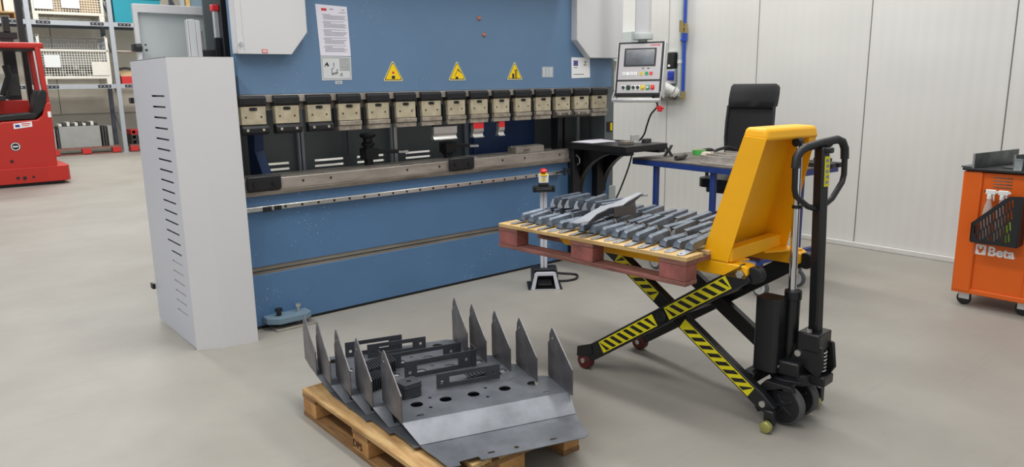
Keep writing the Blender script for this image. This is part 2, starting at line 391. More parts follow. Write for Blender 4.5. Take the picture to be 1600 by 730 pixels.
# table with die holder
pp('die_table', B(1.72, 4.86, 4.845, 5.3, 0.935, 0.966), 'rail_dark', bev=0.003)
dh = pp('die_holder', B(1.72, 4.84, 4.858, 5.0, 0.966, 1.046), 'rail_steel', bev=0.004)
pp('die_rail', B(1.72, 4.84, 5.002, 5.2, 0.966, 1.04), 'rail_steel', bev=0.004)
mb = MB()
for x in (2.15, 2.36, 3.0, 3.3, 3.95, 4.2, 4.62): mb.cyl((x, 4.859, 1.012), (x, 4.854, 1.012), 0.008, 10)
for i in range(15): mb.cyl((1.95 + i * 0.19, 4.92, 1.0455), (1.95 + i * 0.19, 4.92, 1.0475), 0.006, 8)
for x in (2.98, 4.18): mb.box(x, x + 0.11, 4.905, 4.93, 1.0455, 1.048)
pp('screw_holes', mb, 'black_steel', dh)['kind'] = 'stuff'
for x0, x1 in ((1.745, 1.985), (3.385, 3.632)):
    c = pp('clamp_plate', B(x0, x1, 4.828, 4.858, 0.972, 1.072), 'black_steel', bev=0.012)
    for x in (x0 + 0.055, x1 - 0.055): pp('bolt', MB().cyl((x, 4.829, 1.018), (x, 4.818, 1.018), 0.017, 14).cyl((x, 4.8185, 1.018), (x, 4.816, 1.018), 0.008, 6), 'black_steel', c)
# front guide bar
gb = pp('guide_bar', B(1.72, 4.62, 4.838, 4.88, 0.832, 0.864), 'bright_steel', bev=0.004)
mb = MB()
for i in range(22): mb.cyl((2.0 + i * 0.122, 4.839, 0.848), (2.0 + i * 0.122, 4.8365, 0.848), 0.0095, 10)
pp('bar_holes', mb, 'black_steel', gb)['kind'] = 'stuff'
pp('bar_end_block', B(1.84, 1.90, 4.826, 4.86, 0.826, 0.862).box(1.92, 1.97, 4.826, 4.86, 0.83, 0.862), 'black_steel', bev=0.005)
# ram
ram = pp('ram', B(1.765, 5.33, F, F + 0.1, 1.605, 3.1), 'ram_blue', bev=0.003)
pp('ram_shade_box', B(2.3, 4.7, 4.6, 4.879, 2.62, 3.1), 'ram_blue')  # unseen box added above the view to cast a shadow on the ram
rr = pp('ram_rail', B(1.76, 5.22, 4.842, 4.95, 1.555, 1.604).box(1.74, 5.22, 4.89, 4.95, 1.50, 1.553), 'rail_steel', bev=0.002)
# clamps
CL = [(1.738, 1.914), (1.967, 2.146), (2.199, 2.381), (2.431, 2.612), (2.665, 2.849), (2.902, 3.081), (3.129, 3.315), (3.371, 3.551), (3.598, 3.781), (3.835, 4.013), (4.07, 4.255), (4.304, 4.486), (4.54, 4.725), (4.772, 4.965), (5.004, 5.206)]
for i, (a, b) in enumerate(CL):
    h = (b - a) / 2; cx = (a + b) / 2
    bar = MB(); prof = [(4.872, 1.60), (4.83, 1.60), (4.812, 1.585), (4.812, 1.545), (4.825, 1.532), (4.872, 1.532)]
    bar.plate(prof, [], b - a, YZ(a))
    if i < 14:
        gap = CL[i + 1][0] - b
    cb = pp('clamp', bar, 'black_steel', bev=0.002)
    for s in (-1, 1): pp('bolt', MB().cyl((cx + s * h * 0.72, 4.8125, 1.566), (cx + s * h * 0.72, 4.809, 1.566), 0.008, 10), 'black_paint', cb)
    pl = pp('clamp_jaw', B(a + 0.006, b - 0.004, 4.824, 4.872, 1.412, 1.531), 'brass_plate', cb, bev=0.003)
    j = MB().plate(rrect(cx - 0.026, cx + 0.026, 1.503, 1.524, 0.009), [], 0.004, XZ(4.8245))
    for s in (-1, 1): j.cyl((cx + s * h * 0.58, 4.8245, 1.462), (cx + s * h * 0.58, 4.8215, 1.462), 0.006, 8)
    j.cyl((cx + 0.012, 4.821, 1.513), (cx + 0.012, 4.814, 1.515), 0.008, 8)
    pp('jaw_slot', j, 'black_steel', cb)['kind'] = 'stuff'
    if i in (0, 1, 2, 12, 13):
        k = MB().plate([(4.872, 1.41), (4.83, 1.41), (4.808, 1.39), (4.808, 1.362), (4.835, 1.345), (4.872, 1.345)], [], b - a + 0.004, YZ(a + 0.004))
        kk = pp('lower_jaw', k, 'black_steel' if i < 3 else 'rail_dark', cb, bev=0.003)
        for s in (-1, 1): pp('bolt', MB().cyl((cx + s * h * 0.6, 4.809, 1.378), (cx + s * h * 0.6, 4.801, 1.378), 0.0095, 10), 'bright_steel', cb)
    else:
        k = B(a + 0.004, b + 0.002, 4.818, 4.872, 1.378, 1.408).box(a + 0.004, b + 0.002, 4.828, 4.872, 1.342, 1.376)
        pp('lower_jaw', k, 'punch_steel', cb, bev=0.003)
        pp('wedge', B(a - 0.02, a + 0.003, 4.85, 4.875, 1.37, 1.50), 'black_steel', cb, bev=0.003)
# ram stickers
def sheet(name, x0, x1, z0, z1, m, th=0.0015, y=F, parent=ram, skew=0):
    return pp(name, MB().plate([(x0, z0), (x1, z0), (x1 + skew, z1), (x0 + skew, z1)], [], th, XZ(y - 0.0004)), m, parent, smooth=0)
pr = pp('instruction_sheet', MB().plate([(2.352, 1.862), (2.585, 1.862), (2.575, 2.20), (2.337, 2.208)], [], 0.002, XZ(F - 0.0004)), 'paper', smooth=0, label='white printed instruction sheet taped to the blue ram')
mb = MB()
for i in range(34):
    z = 2.14 - i * 0.0078
    if i % 7 == 5: continue
    x1 = 2.565 - (0.12 if i % 7 == 0 else random.uniform(0, 0.03))
    mb.box(2.38 if i % 7 == 0 else 2.39, x1, F - 0.0034, F - 0.0023, z, z + 0.0028)
mb.box(2.44, 2.47, F - 0.0034, F - 0.0023, 2.176, 2.181).box(2.53, 2.555, F - 0.0034, F - 0.0023, 2.174, 2.178).box(2.51, 2.56, F - 0.0034, F - 0.0023, 2.156, 2.160)
pp('print_lines', mb, 'print_grey', pr, smooth=0)
pp('red_logo', B(2.378, 2.418, F - 0.0034, F - 0.0023, 2.166, 2.182), 'print_red', pr, smooth=0)
dg = pp('diagram_sheet', MB().plate([(2.352, 1.694), (2.582, 1.697), (2.584, 1.857), (2.352, 1.859)], [], 0.002, XZ(F - 0.0004)), 'paper_grey', smooth=0, label='small diagram sheet below the printed page')
mb = MB()
def ln(x0, z0, x1, z1, w_=0.0022): mb.bar((x0, F - 0.003, z0), (x1, F - 0.003, z1), w_, w_, up=(0, 1, 0))
for a in ((2.362, 1.705, 2.572, 1.706), (2.572, 1.706, 2.573, 1.848), (2.573, 1.848, 2.36, 1.85), (2.36, 1.85, 2.362, 1.705)): ln(*a, 0.0012)
for a in ((2.43, 1.73, 2.43, 1.772), (2.43, 1.772, 2.447, 1.782), (2.43, 1.735, 2.472, 1.742), (2.43, 1.742, 2.472, 1.75), (2.472, 1.74, 2.472, 1.766), (2.447, 1.79, 2.448, 1.816), (2.47, 1.76, 2.47, 1.772), (2.49, 1.725, 2.508, 1.745), (2.505, 1.72, 2.51, 1.74)): ln(*a, 0.0028)
for k in range(8): ln(2.388 + 0.012 * math.cos(k), 1.80 + 0.012 * math.sin(k * 1.7), 2.40 + 0.01 * math.sin(k * 2), 1.806 + 0.012 * math.cos(k * 2.2), 0.003)
for k in range(9): ln(2.492, 1.84 - k * 0.0095, 2.568, 1.8405 - k * 0.0095, 0.0018)
pp('line_drawing', mb, 'print_black', dg, smooth=0)
st = sheet('serial_tag', 2.452, 2.505, 1.668, 1.689, 'paper_grey')
pp('serial_number', B(2.46, 2.497, F - 0.003, F - 0.0018, 1.675, 1.683), 'print_grey', st, smooth=0)
def tri_sign(cx, kind):
    def tri(r, dz): return [p for p in roundtri(cx, 1.742 + dz, r)]
    def roundtri(x, z, r):
        c = [(x, z + r), (x - r * 0.93, z - r * 0.62), (x + r * 0.93, z - r * 0.62)]; out = []
        for i in range(3):
            p = Vector(c[i]); a = (Vector(c[i - 1]) - p).normalized(); b_ = (Vector(c[(i + 1) % 3]) - p).normalized(); q = r * 0.16
            out += [tuple(p + a * q), tuple(p + (a + b_) * q * 0.28), tuple(p + b_ * q)]
        return out
    s = pp('warning_sign', MB().plate(tri(0.094, 0), [], 0.002, XZ(F - 0.0004)), 'sign_cream', smooth=0, label='yellow triangular warning sign with a black %s pictogram' % kind)
    pp('sign_border', MB().plate(tri(0.083, 0.0), [], 0.0006, XZ(F - 0.0024)), 'print_black', s, smooth=0)
    pp('sign_face', MB().plate(tri(0.075, 0.0), [], 0.0006, XZ(F - 0.0030)), 'sign_yellow', s, smooth=0)
    g = MB(); yy = F - 0.0036
    if kind == 'operator':
        g.plate(rect(cx - 0.014, cx + 0.014, 1.70, 1.722), [], 0.0006, XZ(yy)); g.plate(circ(cx, 1.745, 0.010), [], 0.0006, XZ(yy), 1); g.plate(circ(cx, 1.729, 0.006), [], 0.0006, XZ(yy), 2)
    elif kind == 'bending hand':
        g.plate(rect(cx - 0.018, cx + 0.008, 1.694, 1.712), [], 0.0006, XZ(yy)); g.plate([(cx, 1.765), (cx + 0.045, 1.735), (cx + 0.035, 1.747), (cx + 0.02, 1.762), (cx + 0.006, 1.775)], [], 0.0006, XZ(yy)); g.plate([(cx, 1.76), (cx + 0.004, 1.76), (cx - 0.025, 1.715), (cx - 0.03, 1.715)], [], 0.0006, XZ(yy))
    else:
        g.plate(rect(cx - 0.03, cx - 0.008, 1.694, 1.735), [], 0.0006, XZ(yy)); g.plate([(cx, 1.694), (cx + 0.008, 1.694), (cx + 0.012, 1.75), (cx + 0.004, 1.77), (cx - 0.004, 1.765), (cx + 0.003, 1.745)], [], 0.0006, XZ(yy)); g.plate([(cx + 0.012, 1.694), (cx + 0.02, 1.694), (cx + 0.026, 1.765), (cx + 0.012, 1.775), (cx + 0.018, 1.75)], [], 0.0006, XZ(yy))
    pp('pictogram', g, ['print_black', 'print_red', 'sign_cream'], s, smooth=0)
tri_sign(2.927, 'operator'); tri_sign(3.516, 'bending hand'); tri_sign(4.117, 'crushed hand')
rp = sheet('rating_plate', 4.43, 4.565, 1.70, 1.792, 'label_grey')
mb = MB()
for i in range(7):
    for x0, x1 in ((4.44, 4.475), (4.485, 4.51), (4.52, 4.555)): mb.box(x0, x1 - random.uniform(0, .012), F - 0.0026, F - 0.0018, 1.709 + i * 0.0115, 1.7125 + i * 0.0115)
pp('print_lines', mb, 'print_white', rp, smooth=0)
eu = pp('funding_label', MB().plate([(4.793, 1.69), (5.03, 1.695), (5.025, 1.875), (4.79, 1.875)], [], 0.0025, XZ(F - 0.0004)), 'print_white', smooth=0, label='white label with a small blue starred flag')
pp('flag', MB().plate(rect(4.815, 4.872, 1.80, 1.848), [], 0.0008, XZ(F - 0.0027)), 'eu_blue', eu, smooth=0)
mb = MB()
for i in range(12):
    t = 2 * PI * i / 12; cx, cz = 4.8435 + 0.016 * math.cos(t), 1.824 + 0.016 * math.sin(t)
    mb.plate([(cx + (0.0035 if k % 2 == 0 else 0.0014) * math.sin(k * PI / 5), cz + (0.0035 if k % 2 == 0 else 0.0014) * math.cos(k * PI / 5)) for k in range(10)], [], 0.0005, XZ(F - 0.0035))
pp('stars', mb, 'sign_yellow', eu, smooth=0)
mb = MB(); mb.box(4.82, 4.865, F - 0.0036, F - 0.0028, 1.782, 1.787).box(4.815, 4.95, F - 0.0036, F - 0.0028, 1.722, 1.727)
for p in (((4.945, 1.84), (4.985, 1.835)), ((4.982, 1.845), (4.955, 1.80)), ((4.94, 1.81), (4.985, 1.808)), ((4.965, 1.825), (4.95, 1.836))): mb.bar((p[0][0], F - 0.0032, p[0][1]), (p[1][0], F - 0.0032, p[1][1]), 0.003, 0.003, up=(0, 1, 0))
pp('print_marks', mb, 'print_black', eu, smooth=0)
for x, z in ((3.748, 2.172), (3.797, 2.045)): pp('copper_plug', MB().lathe([(0.0, 0.012), (0.012, 0.011), (0.019, 0.004), (0.02, 0)][::-1], T=frame((x, F, z), (1, 0, 0), (0, 0, 1))), 'copper', ram)
# upper housings
def housing(poly, y0, y1, m): return pp('side_housing', MB().plate(poly, [], y1 - y0, XZ(y1)), m, bev=0.006)
lh = housing([(1.752, 1.866), (2.118, 1.866), (2.236, 2.012), (2.236, 3.1), (1.752, 3.1)], 4.81, 4.9, 'cover_white')
pp('seam', B(1.795, 1.7965, 4.8085, 4.811, 1.87, 3.1), 'door_grey', lh)
pp('door_lock', MB().cyl((1.776, 4.811, 1.93), (1.776, 4.80, 1.93), 0.012, 12).box(1.771, 1.781, 4.794, 4.802, 1.915, 1.94), 'chrome', lh)
cs = pp('red_sticker', B(1.912, 1.948, 4.8080, 4.8095, 1.872, 1.896), 'print_red', lh)
pp('sticker_face', B(1.917, 1.943, 4.8072, 4.8082, 1.876, 1.892), 'print_white', lh)
pp('sticker_mark', B(1.921, 1.928, 4.8066, 4.8074, 1.881, 1.889).box(1.932, 1.939, 4.8066, 4.8074, 1.881, 1.889), 'print_red', lh)
rh = housing([(4.79, 2.025), (4.965, 1.868), (5.40, 1.868), (5.40, 3.1), (4.79, 3.1)], 4.81, 5.4, 'cover_white')
pp('cable_gland', MB().cyl((5.25, 4.95, 1.87), (5.25, 4.95, 1.83), 0.02, 12), 'door_grey', rh)
# side frames and rear
pp('side_frame', MB().plate([(4.98, 0), (5.42, 0), (5.42, 3.0), (4.98, 3.0), (4.98, 1.62), (5.25, 1.5), (5.3, 1.2), (5.12, 0.96), (4.98, 0.94)], [], 0.07, YZ(1.99)), 'deep_blue', bev=0.003)
pp('side_frame', MB().plate([(4.98, 0), (6.6, 0), (6.6, 3.0), (4.98, 3.0), (4.98, 1.62), (5.45, 1.5), (5.5, 1.2), (5.2, 0.96), (4.98, 0.94)], [], 0.07, YZ(5.24)), 'dark_panel', bev=0.003)
pp('frame_strip', B(5.315, 5.46, 4.93, 5.0, 0.0, 0.64), 'door_grey', bev=0.004)
pp('frame_cover', B(5.315, 5.44, 4.95, 5.5, 0.0, 1.868), 'guard_grey', bev=0.004)
lb = pp('hazard_label', B(5.34, 5.42, 4.944, 4.949, 1.175, 1.27), 'print_black')
pp('hazard_symbol', B(5.385, 5.412, 4.941, 4.9445, 1.185, 1.26), 'sign_yellow', lb)
# rear guard with slots
def slots(cx0, cx1): return [rect(a, b_, z, z + 0.022) for z in (1.075, 1.015) for a, b_ in ((cx0, cx1),)]
rg = MB()
hol = [rect(a, b_, z, z + 0.018) for a, b_ in ((2.15, 2.352), (2.562, 2.82), (2.94, 3.2), (3.413, 3.675)) for z in (1.06, 1.016)]
rg.plate(rect(1.8, 4.14, 0.0, 3.0), hol, 0.02, XZ(5.56))
pp('rear_guard', rg, 'guard_grey')
pp('rear_guard', B(4.06, 4.80, 5.4, 5.44, 0.0, 3.0), 'deep_blue', label='dark blue rear plate behind the tools')
pp('rear_guard', B(4.80, 5.6, 5.5, 5.52, 0.0, 3.0), 'guard_grey')
for x0, x1, m_ in ((2.408, 2.424, 'rack_grey'), (2.434, 2.458, 'rack_grey'), (2.838, 2.852, 'guard_grey'), (3.236, 3.255, 'rack_grey'), (3.268, 3.299, 'alu'), (4.03, 4.06, 'rack_grey')):
    pp('rear_post', B(x0, x1, 5.48, 5.51, 0.5, 1.9), m_, bev=0.002)
pp('rear_post', B(5.2, 5.225, 5.2, 5.225, 0.95, 1.9), 'bright_steel', bev=0.002)
pp('column_block', MB().plate(rrect(4.92, 5.02, 0.95, 2.0, 0.03), [], 0.2, XZ(5.3)), 'black_paint', bev=0.004)
pp('ram_guide', B(4.74, 4.80, 5.0, 5.1, 1.0, 1.36), 'black_steel', bev=0.01)
# back gauge fingers
for bx, armd, zt in ((2.86, 0.27, 1.285), (3.62, 0.22, 1.17)):
    g = MB().cyl((bx, 5.2, 1.03), (bx, 5.2, zt - 0.03), 0.036, 14).lathe([(0.03, 0), (0.06, 0.012), (0.065, 0.03), (0.05, 0.04)], (bx, 5.2, zt - 0.04)).lathe([(0.05, 0), (0.055, 0.02), (0.045, 0.03)], (bx, 5.2, zt - 0.1))
    gf = pp('back_gauge', g.box(bx - 0.05, bx + 0.06, 5.14, 5.25, 1.08, 1.17), 'black_steel', bev=0.004)
    pp('gauge_arm', MB().bar((bx + 0.03, 5.17, 1.145), (bx + armd, 5.10, 1.13), 0.04, 0.03), 'black_steel', gf, bev=0.004)
    pp('gauge_tip', MB().bar((bx + armd - 0.05, 5.115, 1.13), (bx + armd + 0.03, 5.095, 1.128), 0.045, 0.02), 'alu', gf, bev=0.003)
# white side guard on the left (stands on the floor)
G0, G1, G2, G3, G4 = (1.30, 5.594), (1.30, 4.75), (1.449, 4.68), (1.667, 4.656), (1.70, 5.594)
gm = MB(); t = 0.003
sl = []
ys0, ys1 = 5.155, 4.865
for i in range(22):
    z = 1.61 - i * (1.61 - 0.205) / 21; sh = -0.10 * (0 if i < 14 else (i - 13) / 8.0) ; sl.append((ys1, ys0, z))
f_left = MB().plate([(4.75, 0.012), (5.594, 0.012), (5.594, 1.842), (4.75, 1.842)], [rect(a, b_, z - 0.0055, z + 0.0055) for a, b_, z in [(4.862, 4.862 + (0.285 if i < 15 else 0.22), s[2]) for i, s in enumerate(sl)]], 0.003, YZ(1.30))
sg = pp('side_guard', f_left, 'cover_cool', smooth=0, label='tall white sheet metal side guard with a column of vent slots')
shell = MB()
for a, b_ in ((G1, G2), (G2, G3)):
    shell.add([(a[0], a[1], 0.0), (b_[0], b_[1], 0.0), (b_[0], b_[1], 1.84), (a[0], a[1], 1.84)], [(0, 1, 2, 3)])
shell.add([(G3[0], G3[1], 0.0), (G4[0], G4[1], 0), (G4[0], G4[1], 1.84), (G3[0], G3[1], 1.84)], [(0, 1, 2, 3)])
shell.add([(*p, 1.84) for p in (G0, G1, G2, G3, G4)], [(0, 1, 2, 3, 4)])
so = pp('guard_shell', shell, 'cover_white', sg, smooth=0)
sm = so.modifiers.new('solid', 'SOLIDIFY'); sm.thickness = 0.003
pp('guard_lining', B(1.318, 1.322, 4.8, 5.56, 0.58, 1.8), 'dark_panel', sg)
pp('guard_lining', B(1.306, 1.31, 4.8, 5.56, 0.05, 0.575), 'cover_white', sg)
for z in (1.577, 0.253): pp('hinge', B(1.278, 1.30, 5.60, 5.66, z - 0.02, z + 0.02), 'black_steel', sg, bev=0.004)
# open white switch cabinet door behind the guard + linear guides
dr = pp('cabinet_door', MB().plate(rect(1.36, 2.05, 0.4, 2.222), [rect(1.385, 2.03, 0.43, 2.165)], 0.05, XZ(5.65)), 'cover_white', bev=0.003, label='open grey cabinet door behind the side guard')
pp('door_panel', B(1.37, 2.04, 5.63, 5.645, 0.41, 2.2), 'door_grey', dr)
pp('door_latch', MB().cyl((1.34, 5.6, 1.93), (1.385, 5.6, 1.93), 0.028, 14).box(1.325, 1.345, 5.57, 5.63, 1.905, 1.955), 'black_plastic', dr, bev=0.004)
pp('door_catch', MB().cyl((1.41, 5.595, 1.95), (1.41, 5.585, 1.95), 0.006, 8).cyl((1.412, 5.595, 1.915), (1.412, 5.585, 1.915), 0.008, 8), 'black_plastic', dr)
pp('profile_post', B(1.542, 1.552, 5.09, 5.13, 0.4, 2.085).box(1.554, 1.596, 5.09, 5.13, 0.4, 2.09).box(1.598, 1.626, 5.09, 5.13, 0.4, 2.085), 'alu', bev=0.002)
pp('guide_rod', MB().cyl((1.64, 5.12, 1.6), (1.64, 5.12, 2.02), 0.008, 10), 'rail_steel')
pp('guide_carriage', B(1.63, 1.72, 5.1, 5.16, 1.85, 1.90).box(1.71, 1.75, 5.09, 5.13, 1.83, 1.98), 'black_steel', bev=0.005)
rl = pp('linear_rail', B(1.722, 1.752, 5.10, 5.13, 0.5, 2.15), 'alu', bev=0.002)
pp('rail_cap', B(1.712, 1.758, 5.09, 5.14, 2.15, 2.19), 'button_red', rl, bev=0.006)
pp('drive_column', B(1.752, 1.815, 5.05, 5.16, 0.5, 2.24), 'black_steel', bev=0.004)
# levelling foot
lf = pp('levelling_foot', MB().plate([(1.79, 4.88), (1.79, 4.80), (1.86, 4.745), (2.06, 4.745), (2.105, 4.78), (2.105, 4.88)], [], 0.045, frame((0, 0, 0.045), (1, 0, 0), (0, 1, 0))), 'blue_grey', bev=0.005)
pp('foot_plate', B(1.83, 2.12, 4.735, 4.87, 0.0, 0.014), 'rail_steel', lf, bev=0.003)
pp('foot_bolt', MB().cyl((1.885, 4.82, 0.014), (1.885, 4.82, 0.12), 0.017, 12).cyl((1.885, 4.82, 0.122), (1.885, 4.82, 0.142), 0.026, 6), 'black_steel', lf)
pp('foot_bolt', MB().cyl((2.03, 4.83, 0.014), (2.03, 4.83, 0.125), 0.011, 12).cyl((2.03, 4.83, 0.125), (2.03, 4.83, 0.145), 0.02, 6), 'bright_steel', lf)
# control panel on a hanging arm
cn = Vector((-0.90, -0.436, 0)).normalized(); cr = Vector((0.436, -0.90, 0)).normalized(); tilt = math.radians(13)
up = (Vector((0, 0, 1)) * math.cos(tilt) - cn * math.sin(tilt)).normalized()
nn = cr.cross(up); nn = nn if nn.dot(cn) > 0 else -nn
PC = Vector((5.105, 4.35, 1.765))
TP = Matrix(((cr.x, up.x, nn.x, PC.x), (cr.y, up.y, nn.y, PC.y), (cr.z, up.z, nn.z, PC.z), (0, 0, 0, 1)))
def cpl(poly, z, t_, mi=0, holes=()): return MB().plate(poly, list(holes), t_, TP @ Matrix.Translation((0, 0, z)), mi)
W2, H2 = 0.206, 0.236
cpn = pp('control_panel', cpl(rect(-W2, W2, -H2, H2), -0.10, 0.10), 'black_plastic', bev=0.006, label='tilted grey operator panel with screen and coloured buttons')
pp('panel_side', cpl(rect(-W2 - 0.010, -W2, -H2 - 0.01, H2), -0.11, 0.10), 'alu', cpn, bev=0.003)
pp('panel_side', cpl(rect(W2, W2 + 0.010, -H2 - 0.01, H2), -0.11, 0.11), 'alu', cpn, bev=0.003)
pp('panel_face', cpl(rect(-W2 + 0.018, W2 - 0.018, -0.098, H2 - 0.018), 0.0005, 0.002), 'panel_grey', cpn)
pp('button_face', cpl(rect(-W2 + 0.018, W2 - 0.018, -H2 + 0.02, -0.115), 0.0005, 0.002), 'panel_grey', cpn)
pp('screen_bezel', cpl(rrect(-0.142, 0.142, 0.018, 0.178, 0.006), 0.0025, 0.003), 'black_plastic', cpn)
pp('screen', cpl(rect(-0.128, 0.128, 0.03, 0.166), 0.0055, 0.0008), 'screen', cpn)
mb = MB()
for i in range(7): mb.plate(rect(0.083 + i * 0.0135, 0.083 + i * 0.0135 + (0.0105 if i % 3 else 0.008), 0.197, 0.209 if i % 2 else 0.2075), [], 0.0008, TP @ Matrix.Translation((0, 0, 0.0025)))
pp('panel_logo', mb, 'print_red', cpn, smooth=0)['kind'] = 'stuff'
mb = MB()
for x in (0.025, 0.072): mb.plate(rect(x, x + 0.018, -0.004, 0.004), [], 0.001, TP @ Matrix.Translation((0, 0, 0.0025)))
pp('panel_slot', mb, 'print_black', cpn)
for x, m_ in ((-0.135, 'print_white'), (-0.10, 'print_white'), (-0.065, 'print_white'), (-0.03, 'print_white'), (0.02, 'button_yellow'), (0.07, 'button_green'), (0.108, 'button_red')):
    pp('key', cpl(rrect(x - 0.014, x + 0.014, -0.06, -0.032, 0.003), 0.0025, 0.003), m_, cpn)
mb = MB()
for x in (-0.135, -0.065, -0.03, 0.02): mb.plate(rect(x - 0.006, x + 0.006, -0.048, -0.044), [], 0.0008, TP @ Matrix.Translation((0, 0, 0.0055)))
pp('key_symbols', mb, 'print_black', cpn)
for x, m_ in ((-0.13, 'black_plastic'), (-0.085, 'black_plastic'), (-0.04, 'black_plastic'), (0.0, 'black_plastic'), (0.043, 'button_yellow'), (0.088, 'button_green'), (0.13, 'button_red')):
    pp('button_plate', cpl(rect(x - 0.018, x + 0.018, -0.190, -0.148), 0.0025, 0.001), {'black_plastic': 'print_white'}.get(m_, m_) if x != -0.085 else 'button_green', cpn)
    pp('button', cpl(circ(x, -0.169, 0.014 if x != -0.085 else 0.018), 0.0035, 0.014), m_ if m_ == 'black_plastic' else ('chrome' if x == 0.088 else m_), cpn, bev=0.003)
hb = []
for x in (-W2 - 0.006, W2 + 0.006): hb.append([TP @ Vector((x, -0.19, -0.02)), TP @ Vector((x, -H2 - 0.02, 0.03)), TP @ Vector((x, -H2 - 0.055, 0.055))])
pp('panel_handle', MB().tube(hb[0] + hb[1][::-1], 0.009, 8), 'chrome', cpn)
pp('handle_bar', MB().plate(rect(-W2 - 0.01, W2 + 0.01, -H2 - 0.072, -H2 - 0.04), [], 0.03, TP @ Matrix.Translation((0, 0, 0.03))), 'alu', cpn, bev=0.008)
ptop = TP @ Vector((0.0, H2, -0.05))
pp('hanging_arm', MB().plate(rrect(-0.065, 0.065, -0.05, 0.05, 0.02), [], 1.1, frame((ptop.x + .0, ptop.y, 2.07), cr, -cn)), 'cover_white', bev=0.003)
pp('arm_collar', MB().lathe([(0.05, 0), (0.088, 0.004), (0.09, 0.05), (0.085, 0.06)], (ptop.x, ptop.y, 2.01)).cyl((ptop.x, ptop.y, 1.97), (ptop.x, ptop.y, 2.012), 0.04, 14), 'door_grey', bev=0.002)
cb0 = TP @ Vector((0.12, -H2, -0.06))
pp('panel_cable', MB().tube(curve([cb0, (5.28, 4.28, 1.44), (5.24, 4.32, 1.36), (5.235, 4.36, 1.26), (5.24, 4.40, 1.17), (5.25, 4.52, 1.05), (5.29, 4.6, 0.9), (5.32, 4.7, 0.72), (5.27, 4.75, 0.55), (5.18, 4.78, 0.45)]), 0.008, 8), 'black_plastic')
bd = MB()
kb = TP @ Vector((W2 + 0.01, -H2 - 0.02, 0.05))
for dx, dz in ((0, 0), (0.022, -0.011), (-0.022, -0.009), (0.009, -0.032), (-0.012, -0.03), (0.0, -0.016)):
    c = kb + cr * dx + Vector((0, 0, -0.09 + dz)); bd.lathe([(0.0, -0.013), (0.010, -0.009), (0.013, 0), (0.010, 0.009), (0.0, 0.013)], c, 10)
kt = pp('key_tags', bd, 'button_red', cpn, label='cluster of red tags hanging from the panel corner')
pp('tag_cord', MB().tube([kb + Vector((0, 0, 0.04)), kb + Vector((0, 0, -0.09))], 0.004, 6), 'door_grey', cpn)

# tools in the press: things of their own
def punch(x0, x1, z0, z1, label, red=False):
    t = thing('punch_tool', label, 'tool', ((x0 + x1) / 2, 4.87, z0))
    prof = [(4.85, z1), (4.835, z1), (4.835, z0 + 0.05), (4.85, z0 + 0.03), (4.842, z0 + 0.012), (4.825, z0), (4.885, z0), (4.887, z0 + 0.012), (4.872, z0 + 0.05), (4.872, z1)]
    obj('body', MB().plate(prof, [], x1 - x0, YZ(x0)), 'bright_steel', t, w=True, bev=0.001)
    obj('tang', B(x0 + 0.004, x1 - 0.004, 4.832, 4.87, z1 - 0.002, z1 + 0.0125), 'black_steel' if not red else 'button_red', t, w=True)
    if red: obj('red_band', B(x0, x1, 4.8335, 4.836, z1 - 0.035, z1 - 0.002), 'button_red', t, w=True)
    return t
punch(3.245, 3.468, 1.225, 1.329, 'wide bare steel punch tool hanging below the middle tool clamps')
punch(3.633, 3.738, 1.222, 1.329, 'steel punch tool with red band, the wider of the two under the clamps', True)
punch(3.90, 3.962, 1.222, 1.329, 'narrow steel punch tool with red band under the tool clamps', True)
d = thing('die_block', 'loose grey V die block lying on the press table at the right', 'tool', (4.34, 5.0, 1.046))
obj('body', MB().plate([(4.94, 1.0465), (5.06, 1.0465), (5.06, 1.098), (5.02, 1.108), (5.0, 1.09), (4.98, 1.108), (4.94, 1.098)], [], 0.33, YZ(4.175)), 'rail_steel', d, w=True, bev=0.002)
obj('label_plate', B(4.26, 4.33, 4.938, 4.941, 1.058, 1.08), 'rail_dark', d, w=True)
tag(obj('sheet_offcut', B(3.60, 3.74, 4.93, 5.0, 1.0465, 1.056).box(3.63, 3.70, 4.935, 4.99, 1.056, 1.062), 'bright_steel', bev=0.002), 'small bright steel offcut on the press table beside the black clamp plate', 'offcut')

# black side table bolted to the press
T = thing('side_table', 'black steel side table on curved gussets at the right end of the blue press', 'table', (5.0, 4.88, 0))
obj('table_top', B(4.70, 5.25, 4.13, 4.87, 1.06, 1.115), 'black_paint', T, w=True, bev=0.005)
for x, y_ in ((4.72, 4.14), (5.14, 4.14), (5.14, 4.6)): obj('rail_end', B(x, x + 0.09, y_, y_ + 0.2, 1.035, 1.06), 'black_paint', T, w=True, bev=0.003)
for x in (4.86, 5.18):
    a = [(4.872, 1.06), (4.30, 1.06), (4.30, 1.045)]
    for i in range(11):
        t_ = PI / 2 * i / 10; a.append((4.84 - 0.50 * (1 - math.sin(t_)) , 0.62 + 0.42 * math.cos(t_)))
    a += [(4.872, 0.62)]
    obj('gusset', MB().plate(a, [], 0.012, YZ(x - 0.006)), 'black_paint', T, w=True, bev=0.001)
    fl = [];
    for i in range(11):
        t_ = PI / 2 * i / 10; p = (4.84 - 0.50 * (1 - math.sin(t_)), 0.62 + 0.42 * math.cos(t_)); fl.append([(x - 0.03, p[0], p[1]), (x + 0.03, p[0], p[1])])
    obj('gusset_flange', MB().strip(fl, t=0.006), 'black_paint', T, w=True)
for x in (4.74, 5.06): obj('leg', B(x, x + 0.09, 4.80, 4.872, 0.0, 1.06), 'black_paint', T, w=True, bev=0.004)
obj('hook', MB().tube([(4.78, 4.80, 1.0), (4.78, 4.76, 0.97), (4.78, 4.76, 0.93), (4.78, 4.79, 0.91)], 0.006, 8), 'bright_steel', T, w=True)
